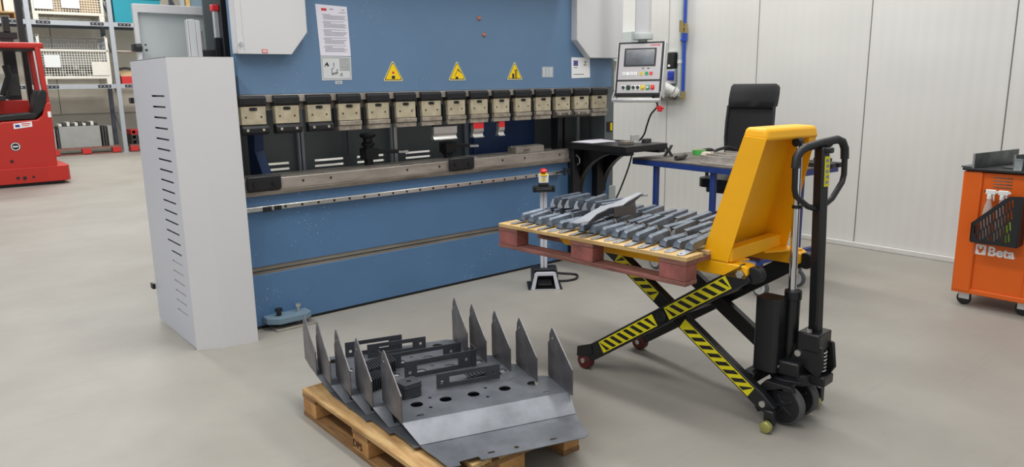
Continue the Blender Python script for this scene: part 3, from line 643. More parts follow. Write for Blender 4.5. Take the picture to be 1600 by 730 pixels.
obj('plug_cluster', MB().tube([(4.70, 4.80, 0.86), (4.62, 4.77, 0.87), (4.52, 4.78, 0.86)], 0.008, 6).cyl((4.60, 4.77, 0.83), (4.60, 4.77, 0.90), 0.014, 8).cyl((4.66, 4.78, 0.83), (4.66, 4.78, 0.89), 0.012, 8), 'black_steel', T, w=True)
ztab = 1.1152
tag(obj('paper_sheet', MB().strip([[(4.76, 4.84, ztab + 0.004), (4.78, 4.6, ztab + 0.005)], [(4.95, 4.85, ztab + 0.008), (4.97, 4.58, ztab + 0.006)], [(5.1, 4.8, ztab + 0.012), (5.06, 4.5, ztab + 0.006)]], t=0.004), 'paper'), 'white paper sheets lying on the black side table', 'paper')
tag(obj('pen', MB().tube([(4.97, 4.50, ztab + 0.018), (5.03, 4.37, ztab + 0.012)], 0.006, 8), 'black_plastic'), 'dark pen lying across the paper sheets on the black side table', 'pen')
k = thing('gauge_block', 'shiny steel angle block standing on the black side table', 'block', (5.03, 4.31, ztab), -0.4)
obj('body', B(-0.04, 0.04, -0.03, 0.03, 0, 0.018).box(-0.04, 0.04, 0.012, 0.03, 0.018, 0.075), 'bright_steel', k, bev=0.002)
tag(obj('caliper_box', B(4.83, 4.95, 4.26, 4.34, ztab, ztab + 0.028), 'rail_dark', bev=0.004), 'flat reddish-grey steel piece on the black side table near the angle block', 'tool')
tag(obj('tape_measure', MB().plate(rrect(-0.05, 0.05, -0.03, 0.03, 0.02), [], 0.03, frame((5.2, 4.33, ztab), (1, 0.2, 0), (-0.2, 1, 0))), ['scrap_dark'], bev=0.004), 'small dark tape measure at the right end of the black side table', 'tool')

# foot switch column
T = thing('foot_switch', 'foot pedal with slim white column and red emergency stop in front of the blue press', 'pedal', (3.97, 4.36, 0))
TP2 = Matrix.Translation((3.97, 4.36, 0)) @ Matrix.Rotation(math.radians(-38), 4, 'Z')
def fs(name, mb, m, parent=T, **k):
    mb.v = [tuple(Matrix.Rotation(math.radians(-38), 4, 'Z') @ Vector(p)) for p in mb.v]; return obj(name, mb, m, parent, **k)
sh = MB().plate([(-0.12, 0), (-0.085, 0.14), (-0.07, 0.15), (0.07, 0.15), (0.085, 0.14), (0.12, 0)], [[(-0.085, 0.006), (0.085, 0.006), (0.062, 0.12), (-0.062, 0.12)]], 0.014, XZ(-0.115))
ped = fs('pedal_shroud', sh, 'cover_cool', bev=0.003)
fs('pedal_body', MB().plate([(-0.11, 0.07), (-0.11, 0.12), (0.0, 0.15), (0.12, 0.15), (0.13, 0)], [], 0.01, YZ(-0.1)).plate([(-0.11, 0.0), (-0.11, 0.12), (0.0, 0.15), (0.12, 0.15), (0.13, 0)], [], 0.02, YZ(0.085)).plate([(-0.11, 0.0), (-0.11, 0.12), (0.0, 0.15), (0.12, 0.15), (0.13, 0)], [], 0.02, YZ(-0.105)).box(-0.1, 0.1, -0.02, 0.12, 0.12, 0.148).box(-0.1, 0.1, 0.1, 0.13, 0, 0.148), 'black_plastic', bev=0.004)
fs('foot_flange', B(-0.14, 0.14, -0.125, 0.13, 0, 0.008), 'black_plastic', bev=0.003)
fs('pedal', MB().box(-0.06, 0.06, -0.08, 0.06, 0.03, 0.05, T=Matrix.Rotation(0.18, 4, 'X')).cyl((-0.07, 0.02, 0.075), (0.07, 0.02, 0.075), 0.012, 10), 'black_steel', bev=0.004)
fs('column', B(-0.028, -0.004, 0.03, 0.07, 0.14, 0.80).box(0.004, 0.028, 0.03, 0.07, 0.14, 0.80).box(-0.02, 0.02, 0.04, 0.075, 0.14, 0.80), 'cover_cool', bev=0.002)
fs('bracket', B(-0.085, 0.085, 0.0, 0.09, 0.785, 0.83).box(-0.09, -0.07, -0.04, 0.02, 0.79, 0.84).box(0.07, 0.09, -0.04, 0.02, 0.79, 0.84).box(-0.07, 0.07, -0.035, -0.015, 0.79, 0.82), 'black_steel', bev=0.006)
bx = fs('switch_box', B(-0.04, 0.04, 0.0, 0.07, 0.835, 0.86), 'black_plastic', bev=0.004)
fs('switch_box_face', B(-0.04, 0.04, 0.0, 0.07, 0.86, 0.93), 'white_plastic', bev=0.005)
fs('estop_collar', MB().lathe([(0.034, 0), (0.034, 0.008), (0.026, 0.012)], T=Matrix.Translation((0, 0.02, 0.928)) @ Matrix.Rotation(0.35, 4, 'X')), 'button_yellow')
fs('estop_button', MB().lathe([(0.012, 0), (0.012, 0.016), (0.028, 0.02), (0.028, 0.032), (0.018, 0.04), (0.0, 0.042)], T=Matrix.Translation((0, 0.018, 0.935)) @ Matrix.Rotation(0.35, 4, 'X')), 'button_red')
fs('estop_mark', B(-0.012, 0.012, -0.0015, 0.0, 0.875, 0.90), 'button_yellow')
fs('cable', MB().tube(curve([(0.05, 0.13, 0.02), (0.16, 0.1, 0.012), (0.28, 0.16, 0.012), (0.3, 0.3, 0.012), (0.16, 0.36, 0.012), (0.1, 0.42, 0.012)]), 0.009, 8), 'black_plastic')

# ================================================================== WALL FITTINGS
T = thing('socket_panel', 'black switch box with two blue sockets and a red plug on the wall panel', 'socket', (7.2, 5.68, 1.45))
obj('backplate', B(7.195, 7.219, 5.546, 5.86, 1.42, 2.0), 'door_grey', T, w=True, bev=0.004)
obj('switch_box', B(7.12, 7.195, 5.55, 5.80, 1.80, 1.98), 'black_plastic', T, w=True, bev=0.008)
wt = obj('warning_sign', MB().plate([(5.68, 1.84), (5.765, 1.84), (5.7225, 1.925)], [], 0.002, YZ(7.117)), 'sign_yellow', T, w=True, smooth=0)
obj('sign_mark', B(7.1155, 7.118, 5.718, 5.726, 1.852, 1.89), 'print_black', wt, w=True)
obj('box_label', B(7.117, 7.121, 5.60, 5.63, 1.815, 1.84), 'print_white', T, w=True)
obj('lower_box', B(7.13, 7.195, 5.55, 5.80, 1.62, 1.79), 'alu', T, w=True, bev=0.006)
for y_ in (5.585, 5.72):
    s_ = obj('blue_socket', B(7.11, 7.131, y_ - 0.045, y_ + 0.045, 1.655, 1.765), 'socket_blue', T, w=True, bev=0.008)
    obj('socket_lid', B(7.102, 7.112, y_ - 0.035, y_ + 0.035, 1.68, 1.755), 'socket_blue', s_, w=True, bev=0.006)
obj('base_fitting', B(7.13, 7.2, 5.55, 5.84, 1.43, 1.47), 'rail_dark', T, w=True, bev=0.006)
pa = Vector((7.16, 5.57, 1.53)); pb = Vector((7.07, 5.69, 1.60))
ct = obj('red_socket', MB().cyl(pa, pb, 0.055, 16, 0.065).cyl(pa + Vector((0.03, -0.02, -0.02)), pa, 0.07, 16), 'white_plastic', T, w=True)
obj('socket_cap', MB().cyl(pb, pb + (pb - pa).normalized() * 0.03, 0.08, 18), 'button_red', T, w=True, bev=0.005)
T = thing('air_pipe', 'blue compressed air pipe with brass valves running down the white wall', 'pipe', (7.18, 5.46, 1.5))
obj('pipe', MB().cyl((7.17, 5.44, 1.52), (7.17, 5.44, 2.16), 0.019, 12).cyl((7.17, 5.44, 2.26), (7.17, 5.44, 4.5), 0.017, 12), 'pipe_blue', T, w=True)
obj('valve', MB().cyl((7.17, 5.44, 2.19), (7.17, 5.44, 2.30), 0.03, 8).cyl((7.15, 5.44, 2.25), (7.10, 5.44, 2.25), 0.016, 8).box(7.09, 7.105, 5.42, 5.46, 2.2, 2.33), 'brass', T, w=True)
obj('tee_fitting', MB().cyl((7.17, 5.44, 2.10), (7.17, 5.44, 2.19), 0.032, 12).cyl((7.17, 5.44, 2.12), (7.17, 5.482, 2.12), 0.02, 10), 'pipe_blue', T, w=True)
obj('end_fitting', MB().cyl((7.17, 5.44, 1.44), (7.17, 5.44, 1.53), 0.028, 10).cyl((7.17, 5.44, 1.46), (7.12, 5.44, 1.46), 0.012, 8), 'brass', T, w=True)
T = thing('conduit', 'grey cable conduit on the white wall left of the blue pipe', 'pipe', (7.19, 5.53, 1.6))
obj('tube', MB().cyl((7.19, 5.512, 1.47), (7.19, 5.512, 4.5), 0.026, 12), 'door_grey', T, w=True)
obj('clip', MB().cyl((7.19, 5.512, 1.85), (7.19, 5.512, 1.89), 0.032, 12), 'white_plastic', T, w=True)
obj('clip', MB().cyl((7.19, 5.512, 2.6), (7.19, 5.512, 2.64), 0.032, 12), 'white_plastic', T, w=True)
tag(obj('wall_cabinet', B(7.05, 7.219, 6.15, 6.75, 1.9, 2.25), 'door_grey', bev=0.006), 'pale grey box on the white wall behind the hanging control panel arm', 'cabinet')

# ================================================================== PALLETS
def pallet(name, label, loc, rz, L, W, H_, mats, group=None, tops=None):
    """long side along local y from 0 to L, local x 0..W; height 0.144."""
    t = thing(name, label, 'pallet', loc, rz, group)
    top, cross, blk, bot = mats
    sx = W / 0.8; sy = L / 1.2
    for i, (x, wd) in enumerate(((0, .145), (.19, .1), (.3275, .145), (.51, .1), (.655, .145))):
        obj('top_board', B(x * sx, (x + wd) * sx, random.uniform(-.004, .004), L + random.uniform(-.004, .004), 0.122, 0.144), top if i % 2 == 0 or top != 'wood' else 'wood', t, bev=0.003)
    for y_ in (0, 0.5275, 1.055): obj('cross_board', B(0, W, y_ * sy, (y_ + 0.145) * sy, 0.1, 0.122), cross, t, bev=0.002)
    for x, wd in ((0, .1), (.3275, .145), (.7, .1)):
        for y_ in (0, 0.5275, 1.055): obj('block', B(x * sx + 0.002, (x + wd) * sx - 0.002, y_ * sy + .002, (y_ + 0.145) * sy - .002, 0.022, 0.1), blk, t, bev=0.004)
    for x, wd in ((0, .1), (.3275, .145), (.7, .1)): obj('bottom_board', B(x * sx, (x + wd) * sx, 0, L, 0, 0.022), bot, t, bev=0.003)
    return t
pf = pallet('wooden_pallet', 'wooden pallet on the floor under the nested steel trays', (1.417, 2.2, 0), 0, 1.2, 0.8, 0, ('wood', 'wood_dark', 'block_wood', 'wood_dark'))
obj('stamp', text_mb('DPS', 0.05, frame((-0.001, 0.665, 0.04), (0, -1, 0), (0, 0, 1))), 'ink', pf, smooth=0)

# ------------------------------------------------------------------ nested bent trays on the floor pallet
ANG = math.radians(-17.5); e2 = Vector((math.cos(ANG), math.sin(ANG), 0)); n2 = Vector((-math.sin(ANG), math.cos(ANG), 0))
O5 = Vector((1.502, 2.565, 0.006))
def tray_parts(t, k):
    zb = 0.0; zf = -0.062
    hx = [0.11, 0.2475, 0.385, 0.5425, 0.69]
    holes = [circ(x, 0.162, 0.029, 16) for x in hx]
    holes += [circ(x + dx, 0.162 + dy, 0.009, 8) for x in (0.11, 0.385, 0.69) for dx, dy in ((0.05, -0.055), (0.075, 0.045)) if x + dx < 0.73]
    holes += [rect(0.08, 0.112, 0.042, 0.054), rect(0.69, 0.722, 0.036, 0.048)]
    obj('base', MB().plate([(0.0, 0.0), (0.80, 0.0), (0.80, 0.215), (0.76, 0.235), (0.03, 0.235), (-0.02, 0.225)], holes, 0.003, Matrix.Translation((0, 0, zb - 0.003))), 'tray_steel', t)
    # slope then front flange with chamfered ends, slots and a notch
    if k: obj('slope', MB().plate([(0.0, 0.0), (0.80, 0.0), (0.784, 0.12), (0.048, 0.12)], [rect(0.075, 0.74, 0.008, 0.104)], 0.003, frame((0, 0, zb - 0.001), (1, 0, 0), (0, -0.106, zf + 0.001))), 'tray_steel', t)  # hidden rear slopes get an added cut-out so the base holes look dark
    else: obj('slope', MB().strip([[(0.0, 0.0, zb), (0.80, 0.0, zb)], [(0.006, -0.02, zb - 0.008), (0.80, -0.02, zb - 0.008)], [(0.045, -0.10, zf + 0.004), (0.785, -0.10, zf + 0.004)], [(0.048, -0.106, zf), (0.784, -0.106, zf)]], t=0.003), 'tray_steel', t)
    fl = [(0.048, -0.106), (0.056, -0.15), (0.075, -0.211), (0.098, -0.30), (0.102, -0.33), (0.155, -0.33), (0.158, -0.299), (0.243, -0.292), (0.245, -0.325), (0.715, -0.325), (0.74, -0.31), (0.76, -0.23), (0.784, -0.106)]
    sl_ = [rrect(x - 0.016, x + 0.016, -0.288, -0.276, 0.005) for x in (0.303, 0.416, 0.587)]
    sl_[1] = circ(0.416, -0.285, 0.011, 10)
    obj('flange', MB().plate(fl, sl_, 0.003, Matrix.Translation((0, 0, zf - 0.003))), 'tray_steel', t)
    # fins: profile along n and z
    fn = [(0.0, 0.0), (0.0, 0.125), (0.205, 0.262), (0.222, 0.262), (0.245, 0.225), (0.247, 0.19), (0.262, 0.175), (0.262, 0.005), (0.15, -0.006)]
    fh = [circ(0.215, 0.215, 0.0085, 10)]
    mL = frame((0.0, 0, 0), (-0.10, 0.995, 0), (0, 0, 1)); obj('fin', MB().plate(fn, fh, 0.005, mL), 'fin_steel', t, label='left upright fin with a bolt hole')
    fr = [(x - 0.045 if x > 0.1 else x - 0.045, z) for x, z in fn]
    obj('fin', MB().plate(fr, [circ(0.17, 0.215, 0.0085, 10)], 0.005, frame((0.797, 0, 0), (0, 1, 0), (0, 0, 1))), 'fin_steel', t, label='right upright fin with a bolt hole')
TR = [(0, 0), (-0.080, 0.222), (-0.146, 0.40), (-0.212, 0.575), (-0.257, 0.745)]
TL = ['bent steel tray with two fins, frontmost of the five on the floor pallet', 'second bent steel tray from the front on the floor pallet', 'middle one of the five bent steel trays on the floor pallet', 'fourth bent steel tray from the front on the floor pallet', 'rearmost bent steel tray on the floor pallet, nearest the blue press']
proto = None
for k, (de, dn) in enumerate(TR):
    loc = O5 + e2 * de + n2 * dn + Vector((0, 0, 0.222 - 0.0042 * k))
    if k == 0:
        proto = thing('bent_tray', TL[0], 'tray', loc, ANG, 'nested steel trays'); tray_parts(proto, 0)
    else:
        if k == 1: c = rear = thing('bent_tray', TL[1], 'tray', loc, ANG, 'nested steel trays'); tray_parts(c, 1)
        else: c = copy_tree(rear)
        c.location = loc; c['label'] = TL[k]
        if k == 4: obj('rear_light_block', MB().strip([[(0.03, 0.236, -0.001), (0.76, 0.236, -0.001)], [(0.03, 0.24, -0.05), (0.76, 0.24, -0.05)]], t=0.003), 'tray_steel', c)  # strip added to the last tray only, keeps light from behind out of the holes
def tw(e, n, z=0): return O5 + e2 * e + n2 * n + Vector((0, 0, z))
def frame_bracket(e, n, L, hgt, z, label, tabs=(), rot=0.0):
    t = thing('slotted_bracket', label, 'bracket', tw(e, n, z), ANG + rot, 'slotted brackets standing in the trays')
    obj('plate', MB().plate(rect(0, L, 0, hgt), [rect(0.065, L - 0.075, 0.024, hgt - 0.022), circ(0.028, 0.03, 0.0085, 10), circ(L - 0.03, hgt * 0.5, 0.0085, 10)], 0.005, XZ(0.005)), 'bracket_dark', t, bev=0.0008)
    for side in tabs:
        x = 0 if side < 0 else L; rows = []
        for i in range(7):
            a = PI / 2 * min(i, 4) / 4; r = 0.03
            if i <= 4: px, py = x + side * r * math.sin(a), r * (1 - math.cos(a))
            else: px, py = x + side * r, r + (i - 4) * 0.03
            rows.append([(px, py, 0.0), (px, py, hgt)])
        obj('end_tab', MB().strip(rows, t=0.005), 'bracket_dark', t)
    return t
frame_bracket(0.243, 0.288, 0.325, 0.076, 0.221, 'slotted dark steel bracket standing alone on the frontmost tray')
frame_bracket(0.135, 0.475, 0.36, 0.09, 0.218, 'slotted dark bracket with bent end tabs on the second tray', (1,), 0.06)
frame_bracket(0.095, 0.640, 0.37, 0.085, 0.213, 'slotted dark bracket with bent end tabs on the middle tray, right behind another', (1, -1), 0.05)
frame_bracket(-0.078, 0.93, 0.315, 0.083, 0.207, 'slotted dark bracket at the back left, farthest from the tray front', (), 0.02)
frame_bracket(0.03, 0.87, 0.325, 0.075, 0.207, 'slotted dark bracket at the back, just in front of the farthest one', ())
# stacks of small bent plates
def stack_v(label, cx, cy, z, dx, dn, n, w_, h_, peak, group):
    base = None
    for i in range(n):
        if base is None:
            base = thing('bent_plate', label, 'plate', tw(cx, cy, z), ANG + 0.35, group)
            obj('sheet', MB().strip([[(0, -w_ / 2, 0), (0, -w_ / 2, h_)], [(0.004, 0, 0.0), (0.004, 0, h_ + peak)], [(0, w_ / 2, 0), (0, w_ / 2, h_)]], t=0.004), 'bracket_dark', base)
            o = base
        else: o = copy_tree(base)
        o.location = tw(cx + dx * i, cy + dn * i, z); o['label'] = label % ['first', 'second', 'third', 'fourth', 'fifth', 'sixth', 'seventh', 'eighth', 'ninth', 'tenth', 'eleventh', 'twelfth', 'thirteenth'][i]
stack_v('%s small bent plate from the left in the upright row on the trays', -0.055, 0.565, 0.2205, 0.0125, 0.006, 13, 0.11, 0.062, 0.012, 'row of upright bent plates')
stack_v('%s small bent plate from the left in the short row behind the second left fin', -0.075, 0.42, 0.2205, 0.0125, 0.006, 8, 0.09, 0.06, 0.006, 'short row of bent plates by the fin')
base = None
for i in range(10):
    if base is None:
        base = thing('clip_plate', 'flat dark clip plate in the pile beside the front left fin', 'plate', tw(0.105, 0.285, 0.2205), ANG + 0.3, 'pile of clip plates')
        obj('sheet', MB().plate(rrect(-0.05, 0.05, -0.042, 0.042, 0.012), [circ(0.0, 0.0, 0.012, 10)], 0.005, Matrix.Identity(4)), 'bracket_dark', base, bev=0.001); o = base
    else: o = copy_tree(base)
    o.location = tw(0.105 + random.uniform(-.002, .002), 0.285 + random.uniform(-.002, .002), 0.2225 + i * 0.0068)
for i in range(8):
    o = copy_tree(base); o['label'] = 'dark clip plate leaning in a fan behind the lone front bracket'; o['group'] = 'fanned clip plates'; o.location = tw(0.43 + i * 0.02, 0.345 + i * 0.003, 0.2325); o.rotation_euler = (0, 0.45, ANG); o.scale = (0.55, 0.7, 1)

# ================================================================== SCISSOR PALLET TRUCK  (local x = across, local y = along forks)
TH = math.radians(3.7)
T = thing('scissor_lift_truck', 'yellow and black scissor lift pallet truck raised high under the loaded pallet', 'pallet truck', (3.0, 1.727, 0), TH)
def tp(name, mb, m, parent=T, **k): return obj(name, mb, m, parent, **k)
def arm(x0, x1, y0, z0, y1, z1, h, name='scissor_arm'):
    d = Vector((y1 - y0, z1 - z0)).normalized(); n_ = Vector((-d.y, d.x)) * h / 2; o0 = Vector((y0, z0)) - d * 0.03; o1 = Vector((y1, z1)) + d * 0.03
    poly = [tuple(o0 - n_ * 0.7), tuple(o0 + d * 0.08 - n_), tuple(o1 - n_), tuple(o1 + n_), tuple(o0 + d * 0.08 + n_), tuple(o0 + n_ * 0.7)]
    return tp(name, MB().plate(poly, [], x1 - x0, YZ(x0)), 'black_paint', bev=0.006), d, Vector((y0, z0))
def tape(parent, x, d, o, s0, s1, hh, flip=False):
    n_ = Vector((-d.y, d.x)); P2 = lambda s, h_: tuple(o + d * s + n_ * h_)
    mb = MB(); mb.plate([P2(s0, -hh), P2(s1, -hh), P2(s1, hh), P2(s0, hh)], [], 0.0012, YZ(x - 0.0012), 0)
    m_ = 0.006; step = 0.056; k = 0; s = s0 - 0.02; sl2 = 0.05 * (1 if not flip else -1)
    while s < s1:
        q = []
        for a, h_ in ((s, -hh + m_), (s + step * 0.5, -hh + m_), (s + step * 0.5 + sl2, hh - m_), (s + sl2, hh - m_)): q.append((min(max(a, s0 + m_), s1 - m_), h_))
        if abs(q[0][0] - q[1][0]) + abs(q[2][0] - q[3][0]) > 0.006:
            mb.plate([P2(*p) for p in q], [], 0.0008, YZ(x - 0.002), 1)
        s += step
    tp('warning_tape', mb, ['tape_yellow', 'tape_black'], parent, smooth=0)
aA, dA, oA = arm(0.0, 0.045, 1.15, 0.075, 0.172, 0.745, 0.092)
LA = (Vector((0.172, 0.745)) - oA).length
tape(aA, -0.0005, dA, oA, 0.16, 0.60, 0.034); tape(aA, -0.0005, dA, oA, 0.69, 1.11, 0.034)
arm(0.475, 0.52, 1.11, 0.075, 0.13, 0.745, 0.092)
aB, dB, oB = arm(0.05, 0.10, 0.03, 0.10, 1.02, 0.745, 0.08)
tape(aB, 0.0495, dB, oB, 0.10, 0.58, 0.03, True); tape(aB, 0.0495, dB, oB, 0.78, 1.10, 0.03, True)
arm(0.42, 0.47, 0.0, 0.10, 1.0, 0.745, 0.08)
tp('pivot_pin', MB().cyl((-0.012, 0.612, 0.444), (0.52, 0.59, 0.444), 0.03, 18), 'black_steel', bev=0.003)
tp('cross_tube', B(0.10, 0.42, 0.13, 0.19, 0.175, 0.235), 'black_paint', bev=0.006)
tp('cross_tube', B(0.045, 0.475, 0.40, 0.46, 0.54, 0.60), 'black_paint', bev=0.006, )
for x0, y_ in ((-0.002, 1.15), (0.472, 1.11)):
    r_ = tp('roller', MB().cyl((x0, y_, 0.048), (x0 + 0.05, y_, 0.048), 0.048, 20), 'poly_red', bev=0.006)
    tp('roller_axle', MB().cyl((x0 - 0.008, y_, 0.052), (x0 + 0.01, y_, 0.052), 0.015, 12), 'bright_steel', r_)
    tp('roller_fork', MB().plate([(y_ + 0.05, 0.07), (y_ + 0.045, 0.13), (y_ - 0.06, 0.17), (y_ - 0.07, 0.11), (y_ - 0.02, 0.085)], [], 0.012, YZ(x0 - 0.004)), 'black_paint', bev=0.002)
for x0, y_ in ((0.0, -0.0), (0.44, -0.04)):
    c = tp('support_foot', MB().lathe([(0.02, 0), (0.028, 0.004), (0.028, 0.03), (0.02, 0.034)], (0, 0, 0), 20, T=Matrix.Translation((x0 + 0.0, y_, 0.03)) @ Matrix.Rotation(PI / 2, 4, 'Y') @ Matrix.Translation((0, 0, -0.02))), 'zinc_yellow', bev=0.002)
    tp('foot_stem', B(x0 + 0.022, x0 + 0.062, y_ - 0.018, y_ + 0.03, 0.018, 0.10), 'black_paint', bev=0.006)
    tp('arm_bolt', MB().cyl((x0 - 0.004 + .045, y_ + 0.05, 0.115), (x0 + 0.06, y_ + 0.05, 0.115), 0.016, 12), 'bright_steel')
# yellow forks, base plates, mast
fz0, fz1 = 0.728, 0.793
for x0, x1, dy in ((0.0, 0.085, 0), (0.445, 0.53, -0.045)):
    f_ = tp('fork', MB().plate([(0.14 + dy, fz0 + 0.01), (0.15 + dy, fz0), (1.30, fz0), (1.34, fz0 + 0.03), (1.33, fz1), (0.16 + dy, fz1), (0.14 + dy, fz1 - 0.01)], [], x1 - x0, YZ(x0)), 'truck_yellow', bev=0.004)
    xb = x0 - 0.0 if x0 < 0.1 else x1
    tp('pivot_bolt', MB().cyl((x0 - 0.012, 0.173 + dy, 0.752), (x0 + 0.003, 0.173 + dy, 0.752), 0.02, 6).cyl((x0 - 0.016, 0.173 + dy, 0.752), (x0, 0.173 + dy, 0.752), 0.012, 12), 'zinc_yellow' if x0 > 0.1 else 'bright_steel', f_)
    tp('pivot_hub', MB().cyl((x0 + 0.02, 0.12 + dy, 0.748), (x0 + 0.075, 0.12 + dy, 0.748), 0.042, 18), 'black_steel', bev=0.004)
tp('base_gusset', MB().plate([(0.0, 0.25), (0.06, 0.235), (0.13, 0.20), (0.13, 0.26), (0.0, 0.4)], [], 0.008, Matrix.Translation((0, 0, fz1))), 'truck_yellow')
tp('base_gusset', MB().plate([(0.32, 0.22), (0.50, 0.11), (0.52, 0.12), (0.52, 0.35), (0.36, 0.35)], [], 0.008, Matrix.Translation((0, 0, fz1))), 'truck_yellow')
tp('mast_crossbar', MB().add([], []).plate([(0.225, 0.80), (0.285, 0.80), (0.285, 0.865), (0.225, 0.865)], [], 0.50, YZ(0.006)), 'truck_yellow', bev=0.004)
tp('mast_flange', MB().plate([(0.39, fz1), (0.245, fz1), (0.078, 1.395), (0.19, 1.405)], [], 0.006, YZ(0.0)), 'truck_yellow', bev=0.0015)
fr_ = MB(); fr_.add([(0.505, 0.34, fz1), (0.505, 0.20, fz1), (0.435, 0.05, 1.395), (0.435, 0.16, 1.395), (0.511, 0.34, fz1), (0.511, 0.20, fz1), (0.441, 0.05, 1.395), (0.441, 0.16, 1.395)], [(0, 1, 2, 3), (7, 6, 5, 4), (0, 4, 5, 1), (1, 5, 6, 2), (2, 6, 7, 3), (3, 7, 4, 0)])
tp('mast_flange', fr_, 'truck_yellow')
fp = MB(); fp.add([(0.004, 0.388, fz1), (0.507, 0.338, fz1), (0.437, 0.158, 1.40), (0.004, 0.188, 1.40), (0.004, 0.394, fz1), (0.507, 0.344, fz1), (0.437, 0.164, 1.40), (0.004, 0.194, 1.40)], [(0, 1, 2, 3), (7, 6, 5, 4), (0, 4, 5, 1), (1, 5, 6, 2), (2, 6, 7, 3), (3, 7, 4, 0)])
tp('mast_plate', fp, 'truck_yellow')
cap = MB(); cap.add([(0.0, 0.07, 1.385), (0.0, 0.20, 1.395), (0.44, 0.175, 1.39), (0.44, 0.035, 1.375), (0.01, 0.085, 1.44), (0.01, 0.19, 1.445), (0.44, 0.165, 1.44), (0.44, 0.05, 1.435)], [(0, 1, 2, 3), (7, 6, 5, 4), (0, 4, 5, 1), (1, 5, 6, 2), (2, 6, 7, 3), (3, 7, 4, 0)])
tp('mast_cap', cap, 'truck_yellow', bev=0.016, seg=3)
tp('cap_lug', B(0.36, 0.43, 0.045, 0.12, 1.34, 1.38), 'truck_yellow', bev=0.006)
# hydraulic column
tp('lift_rod', MB().cyl((0.27, 0.04, 0.62), (0.27, 0.055, 1.36), 0.019, 20), 'chrome')
tp('rod_eye', MB().cyl((0.25, 0.06, 1.365), (0.29, 0.06, 1.365), 0.022, 16), 'black_steel', bev=0.003)
cy = tp('cylinder', MB().cyl((0.27, 0.035, 0.30), (0.27, 0.035, 0.62), 0.036, 24).cyl((0.27, 0.035, 0.60), (0.27, 0.035, 0.645), 0.041, 24), 'black_paint', bev=0.003)
tp('rod_collar', MB().cyl((0.27, 0.045, 1.05), (0.27, 0.045, 1.066), 0.023, 20), 'black_steel')
tk = tp('oil_tank', MB().plate(rrect(0.135, 0.245, 0.04, 0.165, 0.025), [], 0.37, Matrix.Translation((0, 0, 0.245))), 'black_paint', bev=0.008)
tp('tank_plug', MB().cyl((0.17, 0.042, 0.275), (0.17, 0.036, 0.275), 0.008, 10), 'bright_steel', tk)
tp('pump_body', B(0.17, 0.34, -0.06, 0.10, 0.235, 0.31).cyl((0.26, -0.01, 0.19), (0.26, -0.01, 0.25), 0.085, 20), 'black_paint', bev=0.01)
tp('slew_ring', MB().cyl((0.25, 0.01, 0.205), (0.25, 0.01, 0.222), 0.10, 24), 'black_steel', bev=0.003)
yk = MB().plate([(-0.115, 0.03), (-0.105, 0.09), (-0.03, 0.20), (0.05, 0.215), (0.115, 0.20), (0.115, 0.19), (0.03, 0.19), (-0.05, 0.13), (-0.075, 0.06), (-0.09, 0.03)], [], 0.016, YZ(0.105))
tp('steer_yoke', MB().plate([(0.115, 0.06), (0.13, 0.14), (0.07, 0.215), (-0.06, 0.215), (-0.08, 0.19), (0.02, 0.18), (0.075, 0.13), (0.08, 0.05), (0.10, 0.04)], [], 0.03, YZ(0.10)).box(0.11, 0.40, -0.05, 0.07, 0.195, 0.212).plate([(0.115, 0.06), (0.13, 0.14), (0.07, 0.215), (-0.06, 0.215), (-0.08, 0.19), (0.02, 0.18), (0.075, 0.13), (0.08, 0.05), (0.10, 0.04)], [], 0.02, YZ(0.385)), 'black_paint', bev=0.003)
for x0 in (0.125, 0.275):
    wl = tp('steer_wheel', MB().lathe([(0.07, 0), (0.092, 0.002), (0.1, 0.012), (0.1, 0.043), (0.092, 0.053), (0.07, 0.055)], T=Matrix.Translation((x0, -0.01, 0.1)) @ Matrix.Rotation(PI / 2, 4, 'Y'), n=32), 'rubber')
    hub = MB().cyl((x0 - 0.001, -0.01, 0.1), (x0 + 0.056, -0.01, 0.1), 0.088, 32).cyl((x0 - 0.006, -0.01, 0.1), (x0 + 0.05, -0.01, 0.1), 0.028, 18)
    for k in range(5):
        t_ = 2 * PI * k / 5; hub.bar((x0 - 0.002, -0.01, 0.1), (x0 - 0.002, -0.01 + 0.066 * math.cos(t_), 0.1 + 0.066 * math.sin(t_)), 0.014, 0.01, up=(1, 0, 0))
    tp('wheel_hub', hub, 'black_plastic', wl, bev=0.003)
# handle
tp('handle_base', B(0.22, 0.36, -0.13, -0.02, 0.37, 0.46).plate([(-0.13, 0.24), (-0.155, 0.30), (-0.15, 0.40), (-0.07, 0.42), (-0.02, 0.38), (0.02, 0.31), (0.0, 0.26), (-0.06, 0.28)], [], 0.016, YZ(0.225)).plate([(-0.13, 0.22), (-0.165, 0.28), (-0.15, 0.40), (-0.07, 0.42), (-0.03, 0.38), (-0.05, 0.30), (-0.06, 0.24)], [], 0.016, YZ(0.345)).box(0.24, 0.345, -0.16, -0.08, 0.20, 0.25), 'black_paint', bev=0.008)
sp = []
for i in range(61):
    t_ = i / 60 * 2 * PI * 6; sp.append((0.295 + 0.022 * math.cos(t_), -0.115 + 0.022 * math.sin(t_), 0.255 + i / 60 * 0.11))
tp('return_spring', MB().tube(sp, 0.0045, 6), 'bright_steel')
tp('pivot_bolt', MB().cyl((0.215, -0.03, 0.35), (0.225, -0.03, 0.35), 0.016, 12).cyl((0.335, -0.07, 0.455), (0.335, -0.07, 0.475), 0.012, 6).cyl((0.24, -0.07, 0.455), (0.24, -0.07, 0.475), 0.012, 6), 'bright_steel')
LAT = (0.971, -0.237, 0)
tp('drawbar', MB().bar((0.29, -0.078, 0.44), (0.285, -0.05, 1.345), 0.052, 0.048, up=LAT), 'black_paint', bev=0.008)
